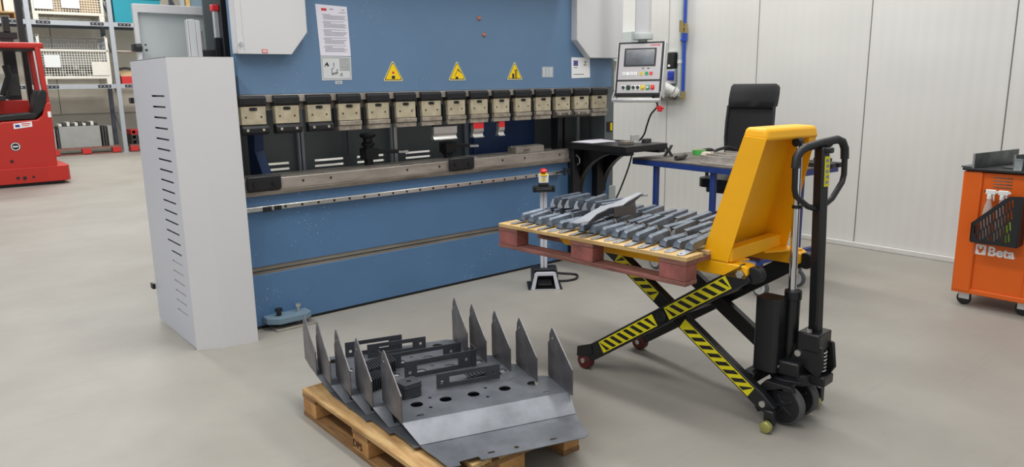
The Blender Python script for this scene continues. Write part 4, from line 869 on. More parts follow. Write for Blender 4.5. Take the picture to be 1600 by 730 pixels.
tp('pull_rod', MB().cyl((0.325, -0.088, 0.40), (0.318, -0.064, 0.70), 0.006, 8), 'black_steel')
az = math.radians(100); hx = Vector((math.sin(az), math.cos(az), 0)); hx = Matrix.Rotation(-TH, 3, 'Z') @ hx
HC = Vector((0.285, -0.05, 0)); tilt_ = 0.12
def hp(a, z): return HC + hx * a + Vector((0, 0.03 * (z - 1.2), z + a * tilt_))
Wd = 0.172
loop = [(-0.02, 1.06), (-0.08, 1.085), (-Wd + 0.01, 1.15), (-Wd, 1.185), (-Wd, 1.28), (-Wd + 0.006, 1.325), (-Wd + 0.03, 1.35), (-Wd + 0.07, 1.362), (0, 1.364), (Wd - 0.06, 1.362), (Wd - 0.022, 1.345), (Wd - 0.003, 1.31), (Wd, 1.26), (Wd, 1.185), (Wd - 0.012, 1.15), (0.09, 1.085), (0.02, 1.06)]
tp('handle_loop', MB().tube([hp(a, z) for a, z in loop], 0.0135, 10), 'black_paint')
tp('handle_grip', MB().tube([hp(a, z) for a, z in loop[4:13]], 0.0195, 12), 'black_plastic')
tp('release_lever', B(0.265, 0.305, -0.10, -0.06, 1.32, 1.345).bar(hp(0.0, 1.33), hp(0.07, 1.345), 0.02, 0.012), 'black_plastic', bev=0.004)
def stk(l, z, o_): return (0.286 + 0.971 * l - 0.237 * o_, -0.0535 - 0.237 * l - 0.971 * o_ - (1.25 - z) * 0.031, z)
yl = tp('yellow_sticker', MB().bar(stk(0.005, 1.165, 0.0265), stk(0.005, 1.305, 0.0265), 0.003, 0.034, up=LAT), 'tape_yellow', smooth=0)
mb = MB()
for i in range(5): mb.bar(stk(0.003 + 0.004 * (i % 2), 1.178 + i * 0.025, 0.0275), stk(0.003 + 0.004 * (i % 2), 1.192 + i * 0.025, 0.0275), 0.003, 0.02, up=LAT)
tp('sticker_print', mb, 'print_grey', yl, smooth=0)

# ------------------------------------------------------------------ pallet on the forks and its brackets
PX, PY, PZ = -0.215, 0.335, 0.70
R_ = Matrix.Rotation(TH, 3, 'Z')
pl_loc = Vector((3.0, 1.727, 0)) + R_ @ Vector((PX, PY, PZ))
p2 = pallet('wooden_pallet', 'raised wooden pallet with red painted blocks on the yellow lift truck', pl_loc, TH, 1.3, 0.8, 0, ('wood_pale', 'board_red', 'block_red', 'board_red'))
def pw(x, y, z=0.144): return pl_loc + R_ @ Vector((x, y, z))
ORD = ['first', 'second', 'third', 'fourth', 'fifth', 'sixth', 'seventh', 'eighth', 'ninth', 'tenth', 'eleventh', 'twelfth', 'thirteenth', 'fourteenth', 'fifteenth', 'sixteenth']
rows = [('left', 0.015), ('middle', 0.275), ('right', 0.53)]
bp = None
for ri, (rn, x0) in enumerate(rows):
    nrow = 16
    for i in range(nrow):
        y_ = 0.055 + i * 0.0765 + random.uniform(-.008, .008)
        if bp is None:
            bp = thing('formed_bracket', '', 'bracket', (0, 0, 0), 0, '')
            obj('foot_tab', MB().plate([(-0.005, -0.006), (0.012, -0.022), (0.11, -0.022), (0.11, 0.018), (0.02, 0.018), (-0.005, 0.006)], [circ(0.02, -0.002, 0.006, 8)], 0.003, Matrix.Translation((0, 0, 0.001))), 'bracket_tip', bp)
            def prof(x, k): return [(x, -0.021, 0.005), (x, -0.018, 0.005 + 0.034 * k), (x, -0.002, 0.005 + 0.042 * k), (x, 0.016, 0.005 + 0.022 * k), (x, 0.018, 0.004)]
            rws = [prof(x, k) for x, k in ((0.086, 0.1), (0.092, 0.85), (0.098, 1.0), (0.262, 1.0))]
            obj('channel', MB().strip(rws, t=0.003), 'bracket_steel', bp, smooth=0)
            obj('end_flange', MB().plate([(0, 0), (0.038, 0), (0.038, 0.03), (0.026, 0.048), (0.01, 0.046), (0, 0.03)], [circ(0.02, 0.026, 0.006, 8)], 0.003, frame((0.264, -0.024, 0.004), (0.35, 1, 0), (0, 0, 1))), 'bracket_tip', bp)
            hh = MB()
            for hx_ in (0.15, 0.24): hh.cyl((hx_, -0.0185, 0.024), (hx_, -0.0212, 0.024), 0.005, 8)
            obj('bolt_holes', hh, 'print_black', bp)['kind'] = 'stuff'
            bq = thing('formed_bracket', '', 'bracket', (0, 0, 0), 0, '')
            obj('web', MB().plate([(0.02, 0), (0.25, 0), (0.262, 0.02), (0.262, 0.058), (0.02, 0.058), (0.008, 0.03)], [circ(x_, 0.034, 0.0055, 8) for x_ in (0.06, 0.225)], 0.003, XZ(-0.022)), 'bracket_steel', bq)
            obj('top_flange', MB().strip([[(0.02, -0.024, 0.058), (0.262, -0.024, 0.058)], [(0.03, 0.002, 0.060), (0.262, 0.002, 0.060)], [(0.045, 0.016, 0.038), (0.25, 0.016, 0.038)]], t=0.003), 'bracket_steel', bq, smooth=0)
            obj('end_flange', MB().plate([(0, 0), (0.034, 0), (0.03, 0.018), (0.012, 0.048), (0, 0.05)], [], 0.003, frame((0.018, -0.024, 0.004), (-0.5, 1, 0), (0, 0, 1))), 'bracket_tip', bq)
            o = bp
        elif ri == 0: o = copy_tree(bp)
        elif ri == 1 and i == 0: o = bq
        else: o = copy_tree(bq)
        o.location = pw(x0 + random.uniform(-.012, .012), y_, 0.145)
        o.rotation_euler = (random.uniform(-.12, .12), random.uniform(-0.09, 0.0), TH + 0.05 + random.uniform(-.09, .09))
        o['label'] = '%s grey bracket from the yellow mast in the %s row on the raised pallet' % (ORD[i], {'left': 'near left', 'middle': 'middle', 'right': 'far right'}[rn])
        o['group'] = 'formed brackets, %s row on the raised pallet' % {'left': 'near left', 'middle': 'middle', 'right': 'far right'}[rn]
for i in range(9):
    o = copy_tree(bq); y_ = 0.72 + i * 0.058 + random.uniform(-.01, .01)
    o.location = pw(0.34 + random.uniform(-.02, .02), y_, 0.209); o.rotation_euler = (random.uniform(-.2, .1), random.uniform(-.05, .03), TH + 0.05 + random.uniform(-.15, .15))
    o['label'] = '%s grey bracket from the yellow mast in the upper layer on the raised pallet' % ORD[i]; o['group'] = 'formed brackets, upper layer on the raised pallet'
# big bent bracket lying on top
T = thing('bent_arm_bracket', 'long bent grey steel arm lying across the smaller brackets on the raised pallet', 'bracket', (3.0, 2.74, 0.93))
path = [(2.69, 2.715, 0.925), (2.77, 2.73, 0.925), (2.87, 2.75, 0.950), (2.97, 2.755, 0.972), (3.07, 2.755, 0.974), (3.14, 2.765, 0.988), (3.29, 2.785, 1.012), (3.33, 2.80, 1.006)]
wid = [0.020, 0.042, 0.028, 0.032, 0.040, 0.028, 0.017, 0.014]
obj('strip', MB().strip([[(x, y_ - w_, z), (x, y_ + w_, z)] for (x, y_, z), w_ in zip(path, wid)], t=0.005), 'bracket_tip', T, w=True, smooth=50)
obj('web', MB().strip([[(x, y_ - w_, z - 0.004), (x, y_ - w_ + 0.004, z - 0.035 if 1 < i < 6 else z - 0.012)] for i, ((x, y_, z), w_) in enumerate(zip(path, wid))][1:7], t=0.004), 'bracket_dark', T, w=True)
obj('side_flange', MB().strip([[(3.0, 2.72, 0.972), (3.0, 2.715, 0.92)], [(3.12, 2.68, 0.976), (3.12, 2.675, 0.925)], [(3.15, 2.69, 0.978), (3.15, 2.685, 0.93)]], t=0.004), 'bracket_dark', T, w=True)
obj('end_eye', MB().ring((3.345, 2.80, 0.992), (3.345, 2.80, 1.004), 0.026, 0.01, 18), 'bracket_tip', T, w=True)
obj('bolt_holes', MB().cyl((2.735, 2.71, 0.9255), (2.735, 2.71, 0.9265), 0.008, 12).cyl((2.77, 2.74, 0.9255), (2.77, 2.74, 0.9265), 0.008, 12), 'print_black', T, w=True)

# ================================================================== BLUE WORK TROLLEY
BR = math.radians(-5)
T = thing('work_trolley', 'blue steel work table on castors behind the yellow lift truck', 'table', (4.92, 2.87, 0), BR)
def bt(name, mb, m, parent=T, **k): return obj(name, mb, m, parent, **k)
LX, LY, ZT = 0.80, 1.50, 0.985
bt('table_top', B(0, LX, 0, LY, ZT - 0.012, ZT), 'table_top', bev=0.002)
for a in ((0, LX, 0, 0.035), (0, LX, LY - 0.035, LY), (0, 0.035, 0.036, LY - 0.036), (LX - 0.035, LX, 0.036, LY - 0.036)): bt('edge_rail', B(*a, ZT - 0.058, ZT - 0.0125), 'table_blue', bev=0.003)
for x, y_ in ((0.03, 0.12), (0.50, 0.12), (0.03, LY - 0.27), (0.03, 0.60)):
    bt('leg', B(x, x + 0.042, y_, y_ + 0.042, 0.19, ZT - 0.058), 'table_blue', bev=0.004)
for a in ((0.03, 0.072, 0.12, LY - 0.38), (0.03, LX - 0.033, 0.10, 0.14)): bt('lower_rail', B(*a, 0.27, 0.31), 'table_blue', bev=0.003)
for x, y_ in ((0.05, 0.14), (0.52, 0.14), (0.05, LY - 0.25), (LX - 0.055, LY - 0.18)):
    c = bt('caster', MB().lathe([(0.052, 0), (0.07, 0.004), (0.075, 0.015), (0.07, 0.03), (0.052, 0.034)], T=Matrix.Translation((x - 0.017, y_ - 0.02, 0.075)) @ Matrix.Rotation(PI / 2, 4, 'Y'), n=28), 'rubber')
    bt('caster_rim', MB().cyl((x - 0.019, y_ - 0.02, 0.075), (x + 0.019, y_ - 0.02, 0.075), 0.052, 24).cyl((x - 0.026, y_ - 0.02, 0.075), (x + 0.026, y_ - 0.02, 0.075), 0.02, 14), 'alu', c)
    bt('caster_fork', B(x - 0.03, x - 0.024, y_ - 0.045, y_ + 0.035, 0.075, 0.17).box(x + 0.024, x + 0.03, y_ - 0.045, y_ + 0.035, 0.075, 0.17).box(x - 0.035, x + 0.035, y_ - 0.04, y_ + 0.04, 0.165, 0.19), 'alu', c, bev=0.002)
BM = Matrix.Rotation(BR, 3, 'Z')
def bw(x, y_, z=0): return Vector((4.92, 2.87, ZT + 0.0005 + z)) + BM @ Vector((x, y_, 0))
def btop(name, label, cat, x, y_, rz, group=None): return thing(name, label, cat, bw(x, y_), BR + rz, group)
k = btop('clamp_cross', 'dark X-shaped steel piece standing on the left end of the blue trolley', 'tool', 0.322, 1.371, -0.7)
obj('body', MB().plate([(-0.045, 0), (-0.02, 0), (0, 0.035), (0.02, 0), (0.045, 0), (0.016, 0.05), (0.04, 0.10), (0.018, 0.10), (0, 0.066), (-0.018, 0.10), (-0.04, 0.10), (-0.016, 0.05)], [], 0.05, XZ(0.025)), 'scrap_dark', k, bev=0.003)
k = btop('tape_roll', 'roll of green adhesive tape lying on the blue trolley', 'tape', 0.62, 1.27, 0)
obj('tape', MB().ring((0, 0, 0), (0, 0, 0.045), 0.062, 0.046, 28), 'green_tape', k); obj('core', MB().ring((0, 0, 0.0005), (0, 0, 0.0445), 0.046, 0.041, 24), 'cardboard', k)
k = btop('hand_grip', 'dark bent bar tool pointing off the edge of the blue trolley', 'tool', 0.22, 1.08, 0.6)
obj('bar', MB().tube([(-0.12, 0.06, 0.02), (-0.06, 0.02, 0.02), (0.03, 0, 0.03), (0.12, 0.02, 0.03)], [0.022, 0.02, 0.017, 0.014], 10), 'scrap_dark', k)
k = btop('curved_bar', 'black curved bar standing behind the green tape roll', 'tool', 0.68, 1.05, -0.6)
obj('bar', MB().tube([(-0.16, -0.1, 0.013), (-0.05, 0, 0.055), (0.06, 0.06, 0.075), (0.14, 0.07, 0.05)], 0.014, 8), 'black_steel', k)
cr_ = lambda: MB().plate([(-0.035, 0), (0, 0.028), (0.035, 0), (0.042, 0.006), (0.01, 0.034), (0.01, 0.04), (-0.01, 0.04), (-0.01, 0.034), (-0.042, 0.006)], [], 1, Matrix.Identity(4))
ang = None
prof_sets = [(0.10, 0.52, 0.50, 'long grey steel profile lying nearest the trolley edge', 0.03, 0.30), (0.27, 0.56, 0.66, 'long grey steel profile in the middle of the blue trolley', 0.03, 0.62), (0.42, 0.60, 0.66, 'long grey steel profile second from the back on the blue trolley', 0.02, 0.6), (0.56, 0.60, 0.66, 'long grey steel profile at the back of the blue trolley', 0.0, 0.6)]
for x, y_, L_, lab, rz, _ in prof_sets:
    k = btop('steel_profile', lab, 'profile', x, y_, rz - 0.05, 'steel profiles on the blue trolley')
    obj('bar', MB().plate([(-0.045, 0), (0.045, 0), (0.045, 0.006), (0.02, 0.03), (0.012, 0.06), (-0.012, 0.06), (-0.02, 0.03), (-0.045, 0.006)], [], L_, XZ(L_ / 2)), 'rail_steel', k, bev=0.001)
for x, y_, rz, lab in ((0.42, 1.0, 0.3, 'small steel V block beside the green tape on the blue trolley'), (0.10, 0.19, 0.1, 'small steel V block half hidden by the yellow mast')):
    k = btop('vee_block', lab, 'block', x, y_, rz)
    obj('body', MB().plate([(-0.05, 0), (0.05, 0), (0.05, 0.03), (0.02, 0.06), (0, 0.035), (-0.02, 0.06), (-0.05, 0.03)], [], 0.09, XZ(0.045)), 'punch_steel', k, bev=0.002)
for x, y_, rz, lab in ((0.52, 0.08, 0.1, 'black flat bar at the right end of the blue trolley, lower one'), (0.64, 0.08, 0.0, 'black flat bar at the right end of the blue trolley, upper one')):
    k = btop('flat_bar', lab, 'bar', x, y_, rz); obj('bar', B(-0.03, 0.03, -0.2, 0.16, 0, 0.035), 'black_steel', k, bev=0.004)
k = btop('coil_spring_box', 'small dark steel fixture at the far right end of the blue trolley', 'tool', 0.73, 0.1, 0)
obj('body', B(-0.04, 0.04, -0.06, 0.06, 0, 0.05).cyl((0, -0.03, 0.05), (0, -0.03, 0.085), 0.025, 14).cyl((0, 0.03, 0.05), (0, 0.03, 0.075), 0.02, 14), 'scrap_dark', k, bev=0.005)

# ================================================================== TALL OFFICE CHAIR
T = thing('office_chair', 'tall black office chair with mesh back behind the blue trolley', 'chair', (6.07, 3.97, 0), math.radians(-86))
# local: x right, y = backwards, seat faces -y
def ch(name, mb, m, parent=T, **k): return obj(name, mb, m, parent, **k)
def padrows(w0, prof):                                   # prof: list of (y, z, halfwidth)
    return [[(-hw + 2 * hw * j / 6, y_ + 0.03 * ((j - 3) / 3) ** 2 * -1 + 0.0, z) for j in range(7)] for y_, z, hw in prof]
ch('seat', MB().plate(rrect(-0.26, 0.26, -0.27, 0.25, 0.1, 5), [], 0.085, Matrix.Translation((0, 0, 0.665))), 'leather', bev=0.035, seg=4)
ch('seat_pan', MB().plate(rrect(-0.22, 0.22, -0.2, 0.22, 0.08, 5), [], 0.06, Matrix.Translation((0, 0, 0.61))), 'black_plastic', bev=0.01)
ch('backrest', MB().strip(padrows(0.2, [(0.22, 0.80, 0.19), (0.235, 0.95, 0.225), (0.25, 1.1, 0.235), (0.265, 1.25, 0.235), (0.285, 1.41, 0.23)]), t=0.02), 'mesh_fabric', smooth=60)
fr_pts = [(-0.19, 0.235, 0.80), (-0.228, 0.235, 0.95), (-0.24, 0.24, 1.1), (-0.24, 0.25, 1.25), (-0.236, 0.27, 1.41)]
for s in (-1, 1): ch('back_frame', MB().tube([(s * -x, y_ - 0.03, z) for x, y_, z in fr_pts], 0.014, 8), 'black_plastic')
ch('head_pad', MB().strip(padrows(0.2, [(0.27, 1.385, 0.228), (0.262, 1.40, 0.236), (0.27, 1.46, 0.24), (0.285, 1.53, 0.24), (0.30, 1.59, 0.236), (0.315, 1.615, 0.22)]), t=0.05), 'leather', bev=0.012, seg=3)
ch('back_post', MB().tube([(0, 0.06, 0.62), (0, 0.28, 0.63), (0, 0.32, 0.75), (0, 0.30, 1.0)], 0.022, 8), 'black_plastic')
for s in (-1, 1):
    ch('armrest', MB().tube([(s * 0.20, 0.02, 0.64), (s * 0.30, 0.02, 0.65), (s * 0.315, 0.02, 0.75), (s * 0.31, 0.05, 0.95)], 0.018, 8), 'black_plastic')
    ch('arm_pad', MB().tube([(s * 0.31, 0.16, 0.955), (s * 0.31, 0.05, 0.975), (s * 0.30, -0.08, 0.975), (s * 0.285, -0.19, 0.955)], [0.02, 0.032, 0.034, 0.022], 10), 'black_plastic')
ch('gas_column', MB().cyl((0, 0, 0.1), (0, 0, 0.38), 0.035, 16).cyl((0, 0, 0.38), (0, 0, 0.62), 0.022, 16), 'black_plastic')
ch('foot_ring', MB().tube([(0.21 * math.cos(2 * PI * i / 28), 0.21 * math.sin(2 * PI * i / 28), 0.38) for i in range(28)], 0.013, 8, closed=True).bar((-0.2, 0, 0.38), (0.2, 0, 0.38), 0.02, 0.02).bar((0, -0.2, 0.38), (0, 0.2, 0.38), 0.02, 0.02), 'black_plastic')
ch('tilt_lever', MB().tube([(0.05, -0.02, 0.60), (0.25, -0.05, 0.59), (0.30, -0.05, 0.575)], 0.008, 6), 'black_plastic')
for k in range(5):
    a = 2 * PI * k / 5 + 0.2; e_ = Vector((0.31 * math.cos(a), 0.31 * math.sin(a), 0.075))
    l_ = ch('base_leg', MB().bar((0, 0, 0.11), e_, 0.045, 0.035), 'black_plastic', bev=0.008)
    ch('castor', MB().cyl(e_ + Vector((-0.022 * math.sin(a), 0.022 * math.cos(a), -0.045)), e_ + Vector((0.022 * math.sin(a), -0.022 * math.cos(a), -0.045)), 0.03, 16), 'black_plastic', l_)

# ================================================================== ORANGE TOOL TROLLEY
T = thing('tool_trolley', 'orange tool trolley with black top tray and wall basket at the right edge', 'trolley', (5.83, 1.2, 0))
def tt(name, mb, m, parent=T, **k): return obj(name, mb, m, parent, w=True, **k)
X0, Y0, Y1, ZB, ZT2 = 5.83, 0.98, 1.945, 0.115, 1.0
tt('body', B(X0 + 0.022, X0 + 0.55, Y0 + 0.02, Y1 - 0.02, ZB + 0.02, ZT2 - 0.01), 'cart_orange', bev=0.003)
for a, b_ in ((Y1 - 0.125, Y1), (Y0, Y0 + 0.11), (1.47, 1.51)): tt('corner_post', B(X0 if b_ - a > 0.05 else X0 + 0.012, X0 + 0.1, a, b_, ZB, ZT2 - 0.005), 'cart_orange', bev=0.012, seg=3)
tt('kick_rail', B(X0 + 0.005, X0 + 0.55, Y0, Y1, ZB - 0.012, ZB + 0.025), 'cart_orange', bev=0.006)
tt('top_tray', MB().plate(rrect(X0 - 0.015, X0 + 0.58, Y0 - 0.02, Y1 + 0.015, 0.04), [], 0.018, Matrix.Translation((0, 0, ZT2))), 'black_plastic', bev=0.004)
mb = MB()
for i in range(4): mb.box(X0 + 0.019, X0 + 0.0225, 1.64, 1.755, 0.89 + i * 0.022, 0.897 + i * 0.022)
tt('vent_slots', mb, 'rail_dark')
tt('rivets', MB().cyl((X0 + 0.023, 1.80, 0.86), (X0 + 0.019, 1.80, 0.86), 0.006, 8).cyl((X0 + 0.023, 1.83, 0.445), (X0 + 0.019, 1.83, 0.445), 0.008, 8), 'black_steel')
lg = tt('brand_lettering', text_mb('Beta', 0.092, frame((X0 + 0.021, 1.742, 0.405), (0, -1, 0.0), (0, 0, 1)), bold=0.003), 'print_white', smooth=0)
em = MB().plate(rrect(0, 0.072, 0, 0.072, 0.006), [[(0.016, 0.058), (0.016, 0.04), (0.026, 0.024), (0.026, 0.012), (0.046, 0.012), (0.046, 0.024), (0.056, 0.04), (0.056, 0.058), (0.046, 0.062), (0.046, 0.046), (0.036, 0.038), (0.026, 0.046), (0.026, 0.062)]], 0.001, frame((X0 + 0.0215, 1.824, 0.402), (0, -1, 0), (0, 0, 1)))
tt('brand_emblem', em, 'print_white', smooth=0)
for y_ in (1.875, 1.50, 1.05):
    c = tt('caster', MB().lathe([(0.03, 0), (0.045, 0.003), (0.05, 0.012), (0.045, 0.027), (0.03, 0.03)], T=Matrix.Translation((X0 + 0.06, y_, 0.05)) @ Matrix.Rotation(PI / 2, 4, 'Y'), n=20), 'black_plastic')
    tt('caster_fork', B(X0 + 0.05, X0 + 0.056, y_ - 0.04, y_ + 0.03, 0.05, 0.1).box(X0 + 0.094, X0 + 0.1, y_ - 0.04, y_ + 0.03, 0.05, 0.1).box(X0 + 0.045, X0 + 0.105, y_ - 0.045, y_ + 0.045, 0.098, 0.104), 'alu', c)
# basket: sloped-front perforated box
bo = [(1.825, 0.513), (1.543, 0.513), (1.541, 0.859), (1.612, 0.853), (1.64, 0.835), (1.829, 0.644)]
hs = []
sl_ = (0.835 - 0.644) / (1.829 - 1.64)
for off in (0.035, 0.115, 0.195, 0.275):                 # bands of slanted slots parallel to the sloping edge
    for i in range(15):
        y_ = 1.812 - i * 0.0175; zt_ = 0.644 + (1.829 - y_) * sl_ - off
        z0_, z1_ = zt_ - 0.058, zt_
        z1_ = min(z1_, 0.83); z0_ = max(z0_, 0.532)
        if z1_ - z0_ < 0.02 or y_ - 0.02 < 1.565: continue
        hs.append([(y_, z1_), (y_ - 0.009, z1_), (y_ - 0.017, z0_), (y_ - 0.008, z0_)])
bk = tt('basket', MB().plate(bo, hs, 0.004, YZ(X0 - 0.092)), 'black_plastic', smooth=0)
tt('basket_frame', B(X0 - 0.092, X0 + 0.02, 1.822, 1.829, 0.513, 0.644).box(X0 - 0.092, X0 + 0.02, 1.534, 1.541, 0.513, 0.855).box(X0 - 0.092, X0 + 0.02, 1.541, 1.825, 0.505, 0.5125), 'black_plastic', bk)
def spray(label, y_, z):
    t = thing('spray_bottle', label, 'bottle', (X0 - 0.04, y_, z), math.radians(-90), 'spray bottles in the basket')
    obj('bottle', lathe_obj([(0.0, 0), (0.030, 0.0), (0.032, 0.006), (0.032, 0.19), (0.026, 0.24), (0.014, 0.29), (0.013, 0.31)], n=18), 'clear_plastic', t)
    obj('trigger_head', MB().cyl((0, 0, 0.30), (0, 0, 0.335), 0.015, 14).box(-0.024, 0.038, -0.011, 0.011, 0.335, 0.368).box(0.036, 0.05, -0.007, 0.007, 0.345, 0.36).add([(0.018, -0.005, 0.335), (0.018, 0.005, 0.335), (0.03, 0.005, 0.335), (0.03, -0.005, 0.335), (0.026, -0.005, 0.29), (0.026, 0.005, 0.29), (0.033, 0.005, 0.29), (0.033, -0.005, 0.29)], [(0, 1, 2, 3), (7, 6, 5, 4), (0, 4, 5, 1), (1, 5, 6, 2), (2, 6, 7, 3), (3, 7, 4, 0)]), 'white_plastic', t, bev=0.004)
spray('clear spray bottle with white trigger, left one in the orange trolley basket', 1.752, 0.5135)
spray('clear spray bottle with white trigger, right one in the orange trolley basket', 1.675, 0.5135)
tag(obj('green_bottle', lathe_obj([(0.0, 0), (0.04, 0), (0.043, 0.008), (0.043, 0.12), (0.03, 0.15), (0.015, 0.165), (0.015, 0.19)], (X0 - 0.04, 1.588, 0.5135), 18), 'lime'), 'lime green bottle behind the grille of the black basket', 'bottle')
# steel bars on the trolley top
zt = ZT2 + 0.0185
def lbar(label, ya, yb, xa, xb, hgt, w_=0.09, group='steel angle bars on the orange trolley'):
    d = Vector((xb - xa, yb - ya, 0)); L_ = d.length; t = thing('angle_bar', label, 'bar', (xa, ya, zt), math.atan2(d.y, d.x), group)
    obj('flat_leg', B(0, L_, 0, w_, 0, 0.01), 'raw_bar', t, bev=0.002); obj('upright_leg', B(0, L_, 0, 0.012, 0.01, hgt), 'raw_bar', t, bev=0.002)
    obj('end_face', B(-0.001, 0.0, 0.0, 0.014, 0.0, hgt), 'bright_steel', t); return t
lbar('long grey steel angle bar standing at the back left of the orange trolley top', 1.88, 1.78, X0 + 0.0, X0 + 0.58, 0.102)
lbar('shorter steel angle bar in the middle of the orange trolley top', 1.66, 1.52, X0 + 0.1, X0 + 0.52, 0.10)
lbar('steel angle bar lying nearest the front of the orange trolley top', 1.50, 1.32, X0 + 0.02, X0 + 0.5, 0.085)
lbar('steel angle bar at the cut-off right end of the orange trolley top', 1.37, 1.16, X0 + 0.04, X0 + 0.52, 0.09)
k = thing('vee_block', 'wedge shaped steel V block between the bars on the orange trolley', 'block', (X0 + 0.03, 1.62, zt), 0.1)
obj('body', MB().plate([(-0.03, 0), (0.03, 0), (0.018, 0.04), (0.008, 0.08), (-0.004, 0.08), (-0.012, 0.04)], [], 0.05, XZ(0.025)), 'raw_bar', k, bev=0.002)

# ================================================================== FORKLIFT (far left)
T = thing('forklift', 'red ride-on forklift truck with black seat at the left edge', 'forklift', (1.3, 15.3, 0))
def fk(name, mb, m, parent=T, **k): return obj(name, mb, m, parent, w=True, **k)
Yk = 15.3
fk('body', MB().plate([(-0.4, 0.30), (2.175, 0.30), (2.20, 1.44), (2.13, 1.44), (2.05, 1.22), (1.96, 1.15), (1.42, 1.13), (1.28, 1.0), (1.22, 0.7), (-0.4, 0.7)], [], 1.1, XZ(Yk + 1.1)), 'forklift_red', bev=0.03, seg=3)
fk('side_wall', MB().plate([(-0.4, 0.7), (1.3, 0.7), (1.45, 1.15), (2.0, 1.2), (2.0, 1.48), (-0.4, 1.48)], [], 0.08, XZ(Yk + 1.1)), 'forklift_red', bev=0.02)
fk('chassis_skirt', MB().plate(rrect(-0.4, 2.36, Yk - 0.04, Yk + 1.15, 0.12), [], 0.27, Matrix.Translation((0, 0, 0.055))), 'forklift_red', bev=0.025, seg=3)
fk('skirt_slot', B(1.55, 2.1, Yk - 0.006, Yk + 0.02, 0.285, 0.31), 'black_plastic')
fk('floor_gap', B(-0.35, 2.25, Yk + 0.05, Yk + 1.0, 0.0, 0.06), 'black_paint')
st_ = fk('seat', MB().plate([(1.36, 1.155), (1.38, 1.22), (1.46, 1.245), (1.93, 1.27), (2.0, 1.24), (1.95, 1.165)], [], 0.56, XZ(Yk + 0.56)), 'leather', bev=0.025, seg=3)
fk('backrest', MB().plate([(1.90, 1.25), (2.0, 1.22), (2.12, 1.33), (2.17, 1.62), (2.13, 1.66), (2.04, 1.64), (1.98, 1.56), (1.95, 1.40)], [], 0.55, XZ(Yk + 0.565)), 'leather', bev=0.03, seg=3)
fk('overhead_guard', B(-0.4, 2.215, Yk + 0.05, Yk + 1.05, 2.36, 2.46), 'forklift_red', bev=0.03, seg=3)
fk('guard_underside', B(-0.35, 2.13, Yk + 0.1, Yk + 1.0, 2.34, 2.361), 'black_plastic')
for y_ in (Yk + 0.1, Yk + 0.95): fk('guard_post', MB().bar((2.155, y_, 1.4), (2.12, y_, 2.38), 0.08, 0.11, up=(0, 1, 0)), 'forklift_red', bev=0.015)
fk('dashboard', B(0.2, 1.58, Yk + 0.3, Yk + 1.0, 1.48, 1.56), 'black_plastic', bev=0.01)
fk('steering_knob', MB().cyl((1.62, Yk + 0.5, 1.5), (1.66, Yk + 0.5, 1.66), 0.03, 10), 'black_plastic')
fk('control_arm', MB().tube([(1.62, Yk + 1.0, 1.56), (1.75, Yk + 1.0, 1.9), (1.72, Yk + 1.0, 2.1)], 0.06, 8), 'black_plastic')
for x, h_ in ((1.83, 0.10), (2.075, 0.045)): fk('mast_column', B(x - h_, x + h_, Yk + 1.25, Yk + 1.4, 0.2, 2.7 if x < 2 else 3.4), 'black_paint', bev=0.008)
fk('mast_crosshead', B(0.8, 2.0, Yk + 1.24, Yk + 1.42, 2.58, 2.70).box(1.8, 1.9, Yk + 1.22, Yk + 1.44, 2.7, 2.98), 'black_paint', bev=0.01)
fk('hose', MB().tube([(1.5, Yk + 1.35, 2.72), (1.62, Yk + 1.35, 2.66), (1.6, Yk + 1.35, 2.5)], 0.02, 6), 'black_plastic')
fk('mast_window', B(0.9, 1.9, Yk + 1.1, Yk + 1.11, 1.56, 1.95), 'window_glass')
lb = fk('white_label', MB().plate([(1.60, 1.0), (1.875, 1.03), (1.875, 1.12), (1.60, 1.09)], [], 0.006, XZ(Yk - 0.0)), 'print_white', smooth=0)
fk('label_mark', B(1.625, 1.69, Yk - 0.0085, Yk - 0.0055, 1.03, 1.07), 'eu_blue', lb); fk('label_print', B(1.72, 1.85, Yk - 0.0085, Yk - 0.0055, 1.075, 1.09), 'print_red', lb); fk('label_print', B(1.72, 1.83, Yk - 0.0085, Yk - 0.0055, 1.045, 1.055), 'print_red', lb)
lb = fk('round_label', MB().plate(circ(1.585, 0.70, 0.075, 20), [], 0.006, XZ(Yk)), 'print_black', smooth=0)
fk('label_ring', MB().plate(circ(1.585, 0.70, 0.068, 20), [circ(1.585, 0.70, 0.056, 20)], 0.003, XZ(Yk - 0.006)), 'print_white', lb, smooth=0); fk('label_print', B(1.545, 1.625, Yk - 0.009, Yk - 0.0058, 0.69, 0.71), 'print_white', lb)
lb = fk('side_label', B(2.13, 2.18, Yk - 0.006, Yk, 1.18, 1.28), 'print_white'); 
fk('bolt', MB().cyl((1.5, Yk + 0.002, 0.45), (1.5, Yk - 0.01, 0.45), 0.025, 10).cyl((1.55, Yk - 0.036, 0.16), (1.55, Yk - 0.05, 0.16), 0.025, 10).cyl((1.65, Yk - 0.036, 0.15), (1.65, Yk - 0.05, 0.15), 0.03, 10).cyl((1.78, Yk - 0.036, 0.16), (1.78, Yk - 0.05, 0.16), 0.02, 10), 'black_plastic')

